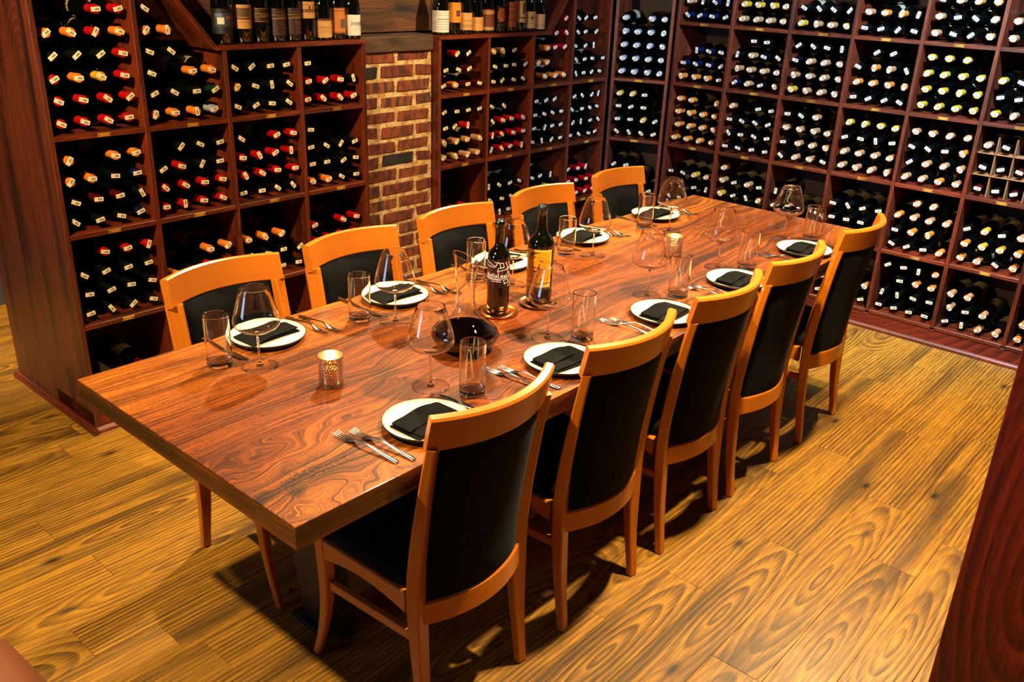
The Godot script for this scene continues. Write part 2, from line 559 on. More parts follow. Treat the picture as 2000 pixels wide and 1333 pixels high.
	M.black_trim = mat(Color(0.03, 0.03, 0.03), 0.5)
	M.lamp_warm = emitter(Color(1.0, 0.74, 0.42), 6.0)
	M.lamp_cool = emitter(Color(0.72, 0.84, 1.0), 6.0)
	M.daylight = emitter(Color(0.72, 0.84, 1.0), 1.5)
	M.leather = mat(Color(0.50, 0.24, 0.035), 0.6)
	M.crumb = mat(Color(0.45, 0.24, 0.09), 0.9)
	M.box_wood = tex_mat(wood_image(256, 96, 0.5, 0.2, 640, [Color(0.66, 0.44, 0.20), Color(0.52, 0.32, 0.13), Color(0.40, 0.24, 0.10)], 60.0, Vector2(-0.1, 0.02), 0.02, 0.4, 0.4, [], 0.01, 1.1), 0.75, Vector3(2, 5, 1))


# ------------------------------------------------------------------ light and camera
func lamp(at: Vector3, aim: Vector3, energy: float, angle: float, c: Color, label: String, cool := false, size := 0.035, soft := 0.6) -> void:
	var t := thing("ceiling_spotlight", label, "spotlight", at, 0.0, "ceiling spotlights")
	var dir := (aim - at).normalized()
	var look := Basis.looking_at(dir, Vector3.FORWARD)
	var can := part("can", lathe([Vector2(0.034, -0.10), Vector2(0.05, -0.10), Vector2(0.05, -0.10), Vector2(0.05, 0.02), Vector2(0.05, 0.02), Vector2(0.0, 0.02)], 20), M.black_trim, t)
	can.basis = look * Basis(Vector3.RIGHT, PI / 2)
	var g := part("lamp_lens", lathe([Vector2(0.0, -0.07), Vector2(0.033, -0.07)], 20), M.lamp_cool if cool else M.lamp_warm, t)
	g.basis = can.basis
	var top := part("mounting_stem", box_mesh(Vector3(-0.012, 0.0, -0.012), Vector3(0.012, 2.7 - at.y, 0.012)), M.black_trim, t)
	top.position = Vector3.ZERO
	var l := SpotLight3D.new()
	l.name = "light"
	t.add_child(l)
	l.basis = look
	l.position = dir * 0.11
	l.light_color = c
	l.light_energy = energy
	l.spot_angle = angle
	l.spot_angle_attenuation = soft
	l.spot_range = 12.0
	l.spot_attenuation = 2.0
	l.light_size = size
	l.shadow_enabled = true


func _ready() -> void:
	rng.seed = 4242
	# camera
	var cam := Camera3D.new()
	cam.name = "camera"
	add_child(cam)
	cam_basis = Basis(Vector3(0.66298776, 0.03605164, 0.74776166), Vector3(0.27045323, 0.91984747, -0.28414025), Vector3(-0.6980704, 0.39061606, 0.60009733)).orthonormalized()
	cam.transform = Transform3D(cam_basis, CAM)
	cam.fov = 41.9012
	cam.near = 0.05
	cam.far = 60.0
	cam.current = true
	# surroundings and exposure
	var we := WorldEnvironment.new()
	we.name = "surroundings"
	var env := Environment.new()
	env.background_mode = Environment.BG_COLOR
	env.background_color = Color(0.004, 0.004, 0.005)
	env.ambient_light_source = Environment.AMBIENT_SOURCE_DISABLED
	env.tonemap_mode = Environment.TONE_MAPPER_LINEAR
	env.tonemap_exposure = 1.12
	env.sdfgi_enabled = true
	env.ssao_enabled = true
	env.ssil_enabled = true
	we.environment = env
	add_child(we)
	make_materials()
	# ceiling spotlights
	var warm := Color(1.0, 0.885, 0.68)
	var cool := Color(0.62, 0.78, 1.0)
	lamp(Vector3(-1.05, 2.55, 0.72), Vector3(0.1, 0.3, 0.9), 10.0, 68.0, warm, "warm black ceiling spotlight over the near end of the table")
	lamp(Vector3(1.35, 2.55, 0.18), Vector3(1.0, 0.6, 1.1), 9.0, 48.0, warm, "warm black ceiling spotlight nearest the brick column")
	lamp(Vector3(2.85, 2.55, 0.42), Vector3(2.3, 0.6, 1.15), 6.5, 48.0, warm, "warm black ceiling spotlight over the far end of the table")
	lamp(Vector3(1.05, 2.55, 1.96), Vector3(0.95, 0.4, 1.9), 12.0, 50.0, warm, "warm black ceiling spotlight over the middle chairs on the open floor side")
	lamp(Vector3(2.65, 2.55, 1.95), Vector3(2.45, 0.4, 1.85), 9.0, 46.0, warm, "warm black ceiling spotlight over the far chairs on the open floor side")
	lamp(Vector3(-0.5, 2.55, -2.2), Vector3(0.1, 0.0, -2.5), 14.0, 40.0, warm, "warm black ceiling spotlight behind the left cabinet end")
	lamp(Vector3(2.45, 2.5, 2.35), Vector3(3.6, 1.6, 1.55), 20.0, 50.0, cool, "cool white ceiling spotlight aimed at the top right of the end rack", true)
	lamp(Vector3(2.25, 2.55, 1.05), Vector3(1.8, 1.0, -0.36), 5.0, 26.0, warm, "warm black ceiling spotlight aimed at the brick column")
	# daylight from the window in the entrance wall, behind the camera on the left
	var sun := AreaLight3D.new()
	sun.name = "window_light"
	add_child(sun)
	sun.position = Vector3(-3.33, 1.575, -0.05)
	sun.rotation.y = -PI / 2
	sun.area_size = Vector2(0.95, 1.05)
	sun.light_color = Color(0.72, 0.84, 1.0)
	sun.light_energy = 2.0
	sun.area_range = 14.0
	sun.shadow_enabled = true
	build_room()
	build_table()
	build_chairs()
	build_racks()
	build_brick()
	build_settings()
	build_centre()
	build_standing_bottles()
	build_extras()


# ------------------------------------------------------------------ room
func build_room() -> void:
	var fl := structure("floor", box_mesh(Vector3(-3.4, -0.06, -4.2), Vector3(4.3, -0.0045, 4.6), 0.0), M.dark_wall)
	var pl: Array[ArrayMesh] = []
	var ends := {0: 1.395, 1: 1.911, 2: 1.545, -1: 1.005, -2: 1.825, -10: -0.212, -12: -0.257, -9: -0.62, -8: -0.41, -7: -0.228, -11: -0.70}
	var lengths := {}
	for row in range(-26, 13):
		var z0 := 1.95 + row * 0.152
		var e: float = ends[row] if ends.has(row) else rng.randf() * 1.14
		var k0 := int(floor((-2.3 - e) / 1.14))
		for k in range(k0, k0 + 7):
			var x0 := e + k * 1.14
			var x1 := minf(x0 + 1.14, 4.2)
			if x1 - x0 < 0.05:
				continue
			if z0 < -0.4 and x0 > 1.3:
				continue       # hidden behind the racks
			var key := int((x1 - x0) * 1000)
			if not lengths.has(key):
				var mb := MB.new()
				add_plank(mb, x1 - x0, 0.152)
				lengths[key] = mb.mesh()
			var o := part("plank", lengths[key], M.planks[rng.randi() % 8], fl)
			o.position = Vector3((x0 + x1) * 0.5, 0, z0 + 0.076)
			o.rotation.y = PI if rng.randf() < 0.5 else 0.0
	structure("ceiling", box_mesh(Vector3(-3.4, 2.7, -4.2), Vector3(4.3, 2.8, 4.6), 0.0), M.ceiling)
	structure("wall_right", box_mesh(Vector3(4.02, -0.06, -4.2), Vector3(4.3, 2.8, 4.6), 0.0), M.dark_wall)
	structure("wall_front", box_mesh(Vector3(-3.4, -0.06, 4.4), Vector3(4.3, 2.8, 4.6), 0.0), M.dark_wall)
	structure("wall_entrance", box_mesh(Vector3(-3.6, -0.06, -4.2), Vector3(-3.4, 2.8, 4.6), 0.0), M.dark_wall)
	var wn := structure("window_1", box_mesh(Vector3(-3.40, 1.0, -0.60), Vector3(-3.385, 2.15, 0.50), 0.002), M.black_trim)
	for e in [[-0.57, -0.06], [-0.04, 0.47]]:
		part("pane", box_mesh(Vector3(-3.384, 1.05, e[0]), Vector3(-3.380, 2.10, e[1]), 0.0), M.daylight, wn)
	for z: float in [-0.60, -0.06, 0.47]:
		part("window_frame", box_mesh(Vector3(-3.385, 1.0, z), Vector3(-3.355, 2.15, z + 0.03), 0.002), M.black_trim, wn)
	structure("wall_far_left", box_mesh(Vector3(-3.4, -0.06, -4.4), Vector3(4.3, 2.8, -4.2), 0.0), M.dark_wall)
	structure("wall_left", box_mesh(Vector3(1.62, 0.0, -1.05), Vector3(4.02, 2.7, -0.66), 0.0), M.dark_wall)


func add_plank(mb: MB, l: float, w: float) -> void:
	var h := Vector2(l, w) * 0.5
	var g := 0.0004
	var b := 0.0007
	var top := [Vector3(-h.x + g + b, 0, -h.y + g + b), Vector3(h.x - g - b, 0, -h.y + g + b), Vector3(h.x - g - b, 0, h.y - g - b), Vector3(-h.x + g + b, 0, h.y - g - b)]
	var low := [Vector3(-h.x + g, -0.004, -h.y + g), Vector3(h.x - g, -0.004, -h.y + g), Vector3(h.x - g, -0.004, h.y - g), Vector3(-h.x + g, -0.004, h.y - g)]
	var t := []
	var lo := []
	for i in 4:
		t.append(Vector2((top[i].x + h.x) / 1.14, (top[i].z + h.y) / w))
		lo.append(Vector2((low[i].x + h.x) / 1.14, (low[i].z + h.y) / w))
	var up := Vector3.UP
	mb.quad(top[0], top[1], top[2], top[3], up, up, up, up, t[0], t[1], t[2], t[3])
	for i in 4:
		var j := (i + 1) % 4
		var nn: Vector3 = ((low[i] + low[j]) * Vector3(1, 0, 1)).normalized()
		nn = (nn + Vector3.UP * 0.6).normalized()
		mb.quad(top[i], top[j], low[j], low[i], nn, nn, nn, nn, t[i], t[j], lo[j], lo[i])


# ------------------------------------------------------------------ table
func build_table() -> void:
	var x0 := -0.294
	var x1 := 2.728
	var z0 := 0.772
	var z1 := 1.697
	var t := thing("dining_table", "long walnut slab dining table on slanted black steel legs, set for ten", "table", Vector3((x0 + x1) * 0.5, 0, (z0 + z1) * 0.5))
	var hx := (x1 - x0) * 0.5
	var hz := (z1 - z0) * 0.5
	var th := 0.055
	var b := 0.0025
	var mb := MB.new()
	var q := [Vector3(-hx + b, TH, -hz + b), Vector3(hx - b, TH, -hz + b), Vector3(hx - b, TH, hz - b), Vector3(-hx + b, TH, hz - b)]
	var u := Vector3.UP
	mb.quad(q[0], q[1], q[2], q[3], u, u, u, u, Vector2(0, 0), Vector2(1, 0), Vector2(1, 1), Vector2(0, 1))
	for i in 4:    # rounded arris
		var j := (i + 1) % 4
		var o0 := Vector3(signf(q[i].x) * b, -b, signf(q[i].z) * b)
		var o1 := Vector3(signf(q[j].x) * b, -b, signf(q[j].z) * b)
		var nn: Vector3 = ((q[i] + q[j]) * Vector3(1, 0, 1)).normalized()
		var uu := [Vector2(q[i].x / hx * 0.5 + 0.5, q[i].z / hz * 0.5 + 0.5), Vector2(q[j].x / hx * 0.5 + 0.5, q[j].z / hz * 0.5 + 0.5)]
		mb.quad(q[i], q[j], q[j] + o1, q[i] + o0, u, u, nn, nn, uu[0], uu[1], uu[1], uu[0])
	part("slab_surface", mb.mesh(), M.table_top, t)
	var sb := MB.new()
	var y1 := TH - b
	var y0 := TH - th
	var c := [Vector3(-hx, 0, -hz), Vector3(hx, 0, -hz), Vector3(hx, 0, hz), Vector3(-hx, 0, hz)]
	for i in 4:
		var j := (i + 1) % 4
		var nn: Vector3 = ((c[i] + c[j]) * Vector3(1, 0, 1)).normalized()
		var l := (c[i] as Vector3).distance_to(c[j])
		var a := Vector3(0, y1, 0)
		var d := Vector3(0, y0, 0)
		sb.quad(c[i] + a, c[j] + a, c[j] + d, c[i] + d, nn, nn, nn, nn, Vector2(0, 0), Vector2(l, 0), Vector2(l, 0.07), Vector2(0, 0.07))
	var dn := Vector3.DOWN
	var e := Vector3(0, y0, 0)
	sb.quad(c[0] + e, c[1] + e, c[2] + e, c[3] + e, dn, dn, dn, dn, Vector2(0, 0), Vector2(3, 0), Vector2(3, 0.9), Vector2(0, 0.9))
	part("slab_edge", sb.mesh(), M.table_edge, t)
	for sx: float in [-1.0, 1.0]:
		var px := sx * (hx - 0.41)
		var rings := []
		for k in 2:
			var zc := (-0.006 if k == 0 else -0.158)
			rings.append(rect_ring(Vector3(px, 0.012 if k == 0 else y0 - 0.010, zc), Vector3.RIGHT, Vector3.BACK, 0.085, 0.128, 0.002))
		var lb := MB.new()
		add_loft(lb, rings)
		part("leg", lb.mesh(), M.black_steel, t)
		part("foot_plate", box_mesh(Vector3(px - 0.06, 0.0, -0.115), Vector3(px + 0.06, 0.012, 0.035)), M.black_steel, t)
		part("mounting_plate", box_mesh(Vector3(px - 0.06, y0 - 0.01, -0.36), Vector3(px + 0.06, y0, 0.36)), M.black_steel, t)


# ------------------------------------------------------------------ chairs
func post_z(y: float) -> float:
	# the curve of the back posts: foot, seat, top
	var ks := [[0.0, 0.0], [0.2, -0.028], [0.38, -0.046], [0.5, -0.042], [0.65, -0.022], [0.8, 0.004], [0.92, 0.030]]
	for i in ks.size() - 1:
		if y <= ks[i + 1][0]:
			var p0: float = ks[maxi(i - 1, 0)][1]
			var p3: float = ks[mini(i + 2, ks.size() - 1)][1]
			return cubic_interpolate(ks[i][1], ks[i + 1][1], p0, p3, (y - ks[i][0]) / (ks[i + 1][0] - ks[i][0]))
	return 0.03


func back_bow(x: float) -> float:
	return 0.062 * (1.0 - pow(absf(x) / 0.198, 2.0))


func make_chair(label: String) -> Node3D:
	var t := thing("dining_chair", label, "chair", Vector3.ZERO, 0.0, "dining chairs round the table")
	var w := M.chair as Material
	var f := M.fabric as Material
	for s: float in [-1.0, 1.0]:
		var rings := []
		for k in 17:
			var y := 0.826 * k / 16.0
			var wd := lerpf(0.030, 0.050, smoothstep(0.0, 0.42, y))
			var dp := lerpf(0.024, 0.034, smoothstep(0.0, 0.35, y)) - 0.010 * smoothstep(0.5, 0.82, y)
			var xc := s * (0.2000 - wd * 0.46 - 0.010 * (1.0 - smoothstep(0.0, 0.45, y)))
			var tilt := -s * lerpf(0.12, 0.50, smoothstep(0.1, 0.6, y))
			var ax := Vector3(cos(tilt), 0, -sin(tilt))
			rings.append(rect_ring(Vector3(xc, y + 0.004, post_z(y) + 0.002 + back_bow(xc) * smoothstep(0.05, 0.4, y)), ax, Vector3(sin(tilt), 0, cos(tilt)), wd, dp, 0.004))
		var mb := MB.new()
		add_loft(mb, rings)
		part("back_post", mb.mesh(), w, t)
		# front leg
		rings = []
		for k in 11:
			var y := 0.415 * k / 10.0
			var g := y / 0.415
			var zc := -0.375 - 0.048 * pow(1.0 - g, 2.0) + 0.018 * sin(g * PI)
			var sz := lerpf(0.024, 0.040, smoothstep(0.0, 1.0, g))
			rings.append(rect_ring(Vector3(s * 0.188, y + 0.004, zc), Vector3.RIGHT, Vector3.BACK, sz * 0.85, sz, 0.004))
		mb = MB.new()
		add_loft(mb, rings)
		part("front_leg", mb.mesh(), w, t)
		# side rail with an arched lower edge
		rings = []
		for k in 9:
			var g := k / 8.0
			var zc := lerpf(-0.365, -0.055, g)
			var lo := lerpf(0.350, 0.352, g) + 0.022 * sin(g * PI)
			rings.append(rect_ring(Vector3(s * lerpf(0.191, 0.183, g), (lo + 0.412) * 0.5, zc), Vector3.RIGHT, Vector3.UP, 0.024, 0.412 - lo, 0.003))
		mb = MB.new()
		add_loft(mb, rings)
		part("seat_rail", mb.mesh(), w, t)
		mb = MB.new()
		add_loft(mb, [rect_ring(Vector3(s * 0.186, 0.268, -0.378), Vector3.RIGHT, Vector3.UP, 0.017, 0.026, 0.002), rect_ring(Vector3(s * 0.180, 0.284, -0.04), Vector3.RIGHT, Vector3.UP, 0.017, 0.026, 0.002)])
		part("stretcher", mb.mesh(), w, t)
		part("glide", lathe([Vector2(0.011, 0.0), Vector2(0.011, 0.006), Vector2(0.0, 0.006)], 10), M.black_trim, t, Vector3(s * 0.178, 0, 0.0))
		part("glide", lathe([Vector2(0.011, 0.0), Vector2(0.011, 0.006), Vector2(0.0, 0.006)], 10), M.black_trim, t, Vector3(s * 0.188, 0, -0.423))
	var fb := MB.new()
	add_loft(fb, [rect_ring(Vector3(-0.17, 0.382, -0.372), Vector3.BACK, Vector3.UP, 0.024, 0.056, 0.003), rect_ring(Vector3(0.17, 0.382, -0.372), Vector3.BACK, Vector3.UP, 0.024, 0.056, 0.003)])
	part("seat_rail", fb.mesh(), w, t)
	# bowed rails of the back
	for e in [["top_rail", 0.822, 0.910, 0.1955, 0.025], ["lower_back_rail", 0.322, 0.388, 0.166, 0.024]]:
		var rings := []
		for k in 21:
			var x: float = lerpf(-e[3], e[3], k / 20.0)
			var yc: float = (e[1] + e[2]) * 0.5
			var tl: float = (post_z(e[2]) - post_z(e[1])) / (e[2] - e[1])
			var up := Vector3(0, 1, tl).normalized()
			var dz := -2.0 * 0.062 * x / (0.198 * 0.198)
			var tan_x := Vector3(1, 0, dz).normalized()
			rings.append(rect_ring(Vector3(x, yc, post_z(yc) + back_bow(x) + 0.002), tan_x.cross(up).normalized(), up, e[4], e[2] - e[1], 0.005))
		var mb := MB.new()
		add_loft(mb, rings)
		part(e[0], mb.mesh(), w, t)
	# upholstered back, padded on both faces
	var pb := MB.new()
	var nx := 16
	var ny := 14
	var grid := {}
	for side in 2:
		for j in ny + 1:
			for i in nx + 1:
				var a := i / float(nx) * 2.0 - 1.0
				var c := j / float(ny) * 2.0 - 1.0
				var edge := pow(maxf(0.0, 1.0 - pow(absf(a), 5.0)) * maxf(0.0, 1.0 - pow(absf(c), 7.0)), 0.5)
				var x := a * 0.158
				var y := lerpf(0.383, 0.829, (c + 1.0) * 0.5)
				var z := post_z(y) + back_bow(x) + 0.001
				z += (0.007 + 0.008 * edge) if side == 0 else -(0.007 + 0.022 * edge)
				grid[[side, i, j]] = Vector3(x, y, z)
	for side in 2:
		for j in ny:
			for i in nx:
				var ps := [grid[[side, i, j]], grid[[side, i + 1, j]], grid[[side, i + 1, j + 1]], grid[[side, i, j + 1]]]
				var ns := []
				var us := []
				for k in 4:
					var ii := i + (1 if k == 1 or k == 2 else 0)
					var jj := j + (1 if k >= 2 else 0)
					var gx: Vector3 = grid[[side, mini(ii + 1, nx), jj]] - grid[[side, maxi(ii - 1, 0), jj]]
					var gy: Vector3 = grid[[side, ii, mini(jj + 1, ny)]] - grid[[side, ii, maxi(jj - 1, 0)]]
					ns.append(gx.cross(gy).normalized() * (1.0 if side == 0 else -1.0))
					us.append(Vector2(ps[k].x, ps[k].y))
				pb.quad(ps[0], ps[1], ps[2], ps[3], ns[0], ns[1], ns[2], ns[3], us[0], us[1], us[2], us[3])
	part("backrest", pb.mesh(), f, t)
	# seat cushion: rounded slab, wider in front
	var rings := []
	for k in 13:
		var g := k / 12.0
		var lift: float = [0.404, 0.410, 0.420, 0.430, 0.438, 0.445, 0.451, 0.456, 0.460, 0.463, 0.465, 0.466, 0.4665][k]
		var ins: float = [0.006, 0.002, 0.0, 0.0, 0.002, 0.005, 0.010, 0.017, 0.028, 0.045, 0.07, 0.11, 0.155][k]
		var r := []
		for i in 40:
			var a := TAU * i / 40.0
			var cs := cos(a)
			var sn := sin(a)
			var px := signf(cs) * pow(absf(cs), 0.28)
			var pz := signf(sn) * pow(absf(sn), 0.28)
			var zz := -0.222 + pz * (0.178 - ins)
			var hw := lerpf(0.197, 0.186, (zz + 0.40) / 0.36) - ins
			r.append(Vector3(px * hw, lift + 0.006 * (1.0 - (zz + 0.4) / 0.36), zz))
		rings.append(r)
	var cb := MB.new()
	add_loft(cb, rings, true, true)
	part("seat", cb.mesh(), f, t)
	return t


func ord_word(i: int) -> String:
	return ["first", "second", "third", "fourth", "fifth"][i]


func build_chairs() -> void:
	var proto: Node3D = null
	var rx := [0.205, 0.7365, 1.250, 1.730, 2.295]
	var rz := [1.722, 1.728, 1.728, 1.725, 1.728]
	var rt := [0.0, 0.0, 0.01, 0.0, 0.02]
	var lx := [0.240, 0.731, 1.234, 1.750, 2.293]
	for i in 5:
		var l := "honey wood chair with black upholstery, back towards us, %s from near table end" % ord_word(i)
		if proto == null:
			proto = make_chair(l)
			proto.position = Vector3(rx[i], 0, rz[i])
		else:
			copy(proto, l, Vector3(rx[i], 0, rz[i]), rt[i])
	for i in 5:
		copy(proto, "honey wood chair with black upholstery, on the brick wall side, %s from near table end" % ord_word(i), Vector3(lx[i], 0, 0.650), PI)


# ------------------------------------------------------------------ racks
var rest_at: Array[Transform3D] = []
var rest_col: PackedColorArray = []
var bottle_list := []


func board(parent: Node, called: String, lo: Vector3, hi: Vector3, m: Material, la := -1) -> MeshInstance3D:
	return part(called, box_mesh(lo, hi, 0.0015, la), m, parent)


func brass(parent: Node, x: float, y: float) -> void:
	var p := part("brass_plate", box_mesh(Vector3(x - 0.024, y - 0.007, 0.0), Vector3(x + 0.024, y + 0.007, 0.0016), 0.0006), M.brass, parent)
	for s: float in [-1.0, 1.0]:
		part("screw", lathe([Vector2(0.0024, 0.0), Vector2(0.0024, 0.0008), Vector2(0.0, 0.0012)], 8), M.screw, p, Vector3(x + s * 0.019, y, 0.0014), Vector3(PI / 2, 0, 0))


func make_rack(label: String, at: Vector3, turn: float, xs: Array, tops: Array, shelves: Array, col_top: Array, no_panel := false) -> Node3D:
	# local frame: x to the right along the front, front plane z = 0, back towards -z
	var t := thing("wine_rack", label, "wine rack", at, turn)
	var wd := M.rack as Material
	for i in xs.size():
		if no_panel and i == 0:
			continue
		board(t, "divider", Vector3(xs[i] - BT * 0.5, YS[0], -DEPTH), Vector3(xs[i] + BT * 0.5, tops[i], 0.0), wd)
	for c in xs.size() - 1:
		var a: float = xs[c] + BT * 0.5
		var b: float = xs[c + 1] - BT * 0.5
		for y: float in shelves[c]:
			board(t, "shelf", Vector3(a, y - BT * 0.5, -DEPTH), Vector3(b, y + BT * 0.5, -0.0008), wd, 0)
			if y > 0.2:
				brass_at(t, lerpf(a, b, 0.52 + rng.randf_range(-0.03, 0.03)), y)
		board(t, "back_panel", Vector3(a - 0.01, YS[0], -DEPTH - 0.012), Vector3(b + 0.01, col_top[c], -DEPTH), M.rack_in, 1)
	var x0: float = xs[0] - BT * 0.5
	var x1: float = xs[-1] + BT * 0.5
	board(t, "plinth", Vector3(x0, 0.0, -DEPTH), Vector3(x1, YS[0] - BT * 0.5, -0.004), M.panel2, 0)
	var mb := MB.new()
	var prof := []
	for k in 6:
		var g := k / 5.0 * PI / 2
		prof.append(Vector2(0.02 * cos(g), 0.024 * sin(g)))
	var rings := []
	for x: float in [x0, x1]:
		var r := [Vector3(x, 0, -0.004)]
		for p: Vector2 in prof:
			r.append(Vector3(x, p.y, -0.004 + p.x))
		rings.append(r)
	add_loft(mb, rings)
	part("base_moulding", mb.mesh(), wd, t)
	return t


func brass_at(t: Node, x: float, y: float) -> void:
	brass(t, x, y)


var MOUTH_R := 0.0155


func bottle_meshes() -> Dictionary:
	# lying bottle: axis along z, mouth at z = 0 facing +z
	var turn := Basis(Vector3.RIGHT, PI / 2)
	var glass := MB.new()
	add_lathe(glass, [Vector2(0.0, -0.292), Vector2(0.022, -0.300), Vector2(0.034, -0.299), Vector2(0.0368, -0.293), Vector2(0.0368, -0.12), Vector2(0.0355, -0.108), Vector2(0.030, -0.094), Vector2(0.021, -0.080), Vector2(0.0155, -0.066), Vector2(0.0142, -0.05)], 18)
	var cap := MB.new()
	add_lathe(cap, [Vector2(0.0150, -0.062), Vector2(0.0150, -0.020), Vector2(0.0150, -0.018), Vector2(0.0165, -0.014), Vector2(0.0165, -0.003), Vector2(0.0150, 0.0), Vector2(0.0150, 0.0), Vector2(0.0, 0.0)], 16)
	var lab := MB.new()
	add_lathe(lab, [Vector2(0.0371, -0.235), Vector2(0.0371, -0.135)], 12, PI - 1.9, PI + 1.9)
	var tagb := MB.new()
	add_box(tagb, Vector3(-0.0165, 0.0002, -0.0075), Vector3(0.0165, 0.0012, 0.0075), 0.0)
	for i in tagb.v.size():
		tagb.u[i] = Vector2(tagb.v[i].x / 0.033 + 0.5, tagb.v[i].z / 0.015 + 0.5)
	for mb: MB in [glass, cap, lab, tagb]:
		for i in mb.v.size():
			mb.v[i] = turn * mb.v[i]
			mb.n[i] = turn * mb.n[i]
	return {"glass": glass.mesh(), "cap": cap.mesh(), "label": lab.mesh(), "tag": tagb.mesh(), "all": [glass, cap, lab, tagb]}


const COLOR_WORD := {"r": "red-capped", "m": "dark-red-capped", "o": "orange-capped", "y": "yellow-capped", "k": "black-capped", "b": "blue-capped", "g": "green-capped", "w": "tan-capped", "s": "silver-capped"}


func fill_cell(rack: Node3D, a: float, b: float, y: float, rows: Array, where: String, flat := false) -> void:
	# four bottles to a layer, layers shifted to and fro
	var r := 0.0376
	var slack := (b - a) - 8.0 * r
	var yy := y + BT * 0.5 + r + 0.0006
	for k in rows.size():
		var s: String = rows[k]
		for i in s.length():
			if s[i] == "." or s[i] == " ":
				continue
			var x := a + r + i * (2.0 * r + slack / 4.0) + (slack / 4.0 if k % 2 == 1 else 0.001)
			var jit := rng.randf_range(-0.0015, 0.0015)
			var p := Vector3(x, yy + absf(jit) * 0.1, -0.008 - rng.randf() * 0.018)
			var bs := Basis(Vector3.UP, rng.randf_range(-0.0012, 0.0012)) * Basis(Vector3.BACK, (rng.randf_range(-0.7, 0.7) if rng.randf() < 0.75 else rng.randf_range(-1.6, 1.6)))
			var tr := rack.transform * Transform3D(bs, p)
			var lay: String = ["bottom", "second", "third", "fourth", "fifth", "sixth"][k]
			var idx: String = ["first", "second", "third", "fourth"][i]
			bottle_list.append({"t": tr, "c": s[i], "l": "%s bottle, %s from left, %s layer, %s" % [COLOR_WORD[s[i]], idx, lay, where]})
		yy += sqrt(4.0 * r * r - pow(slack / 4.0 if slack > 0.004 else 0.0, 2.0)) + 0.0008


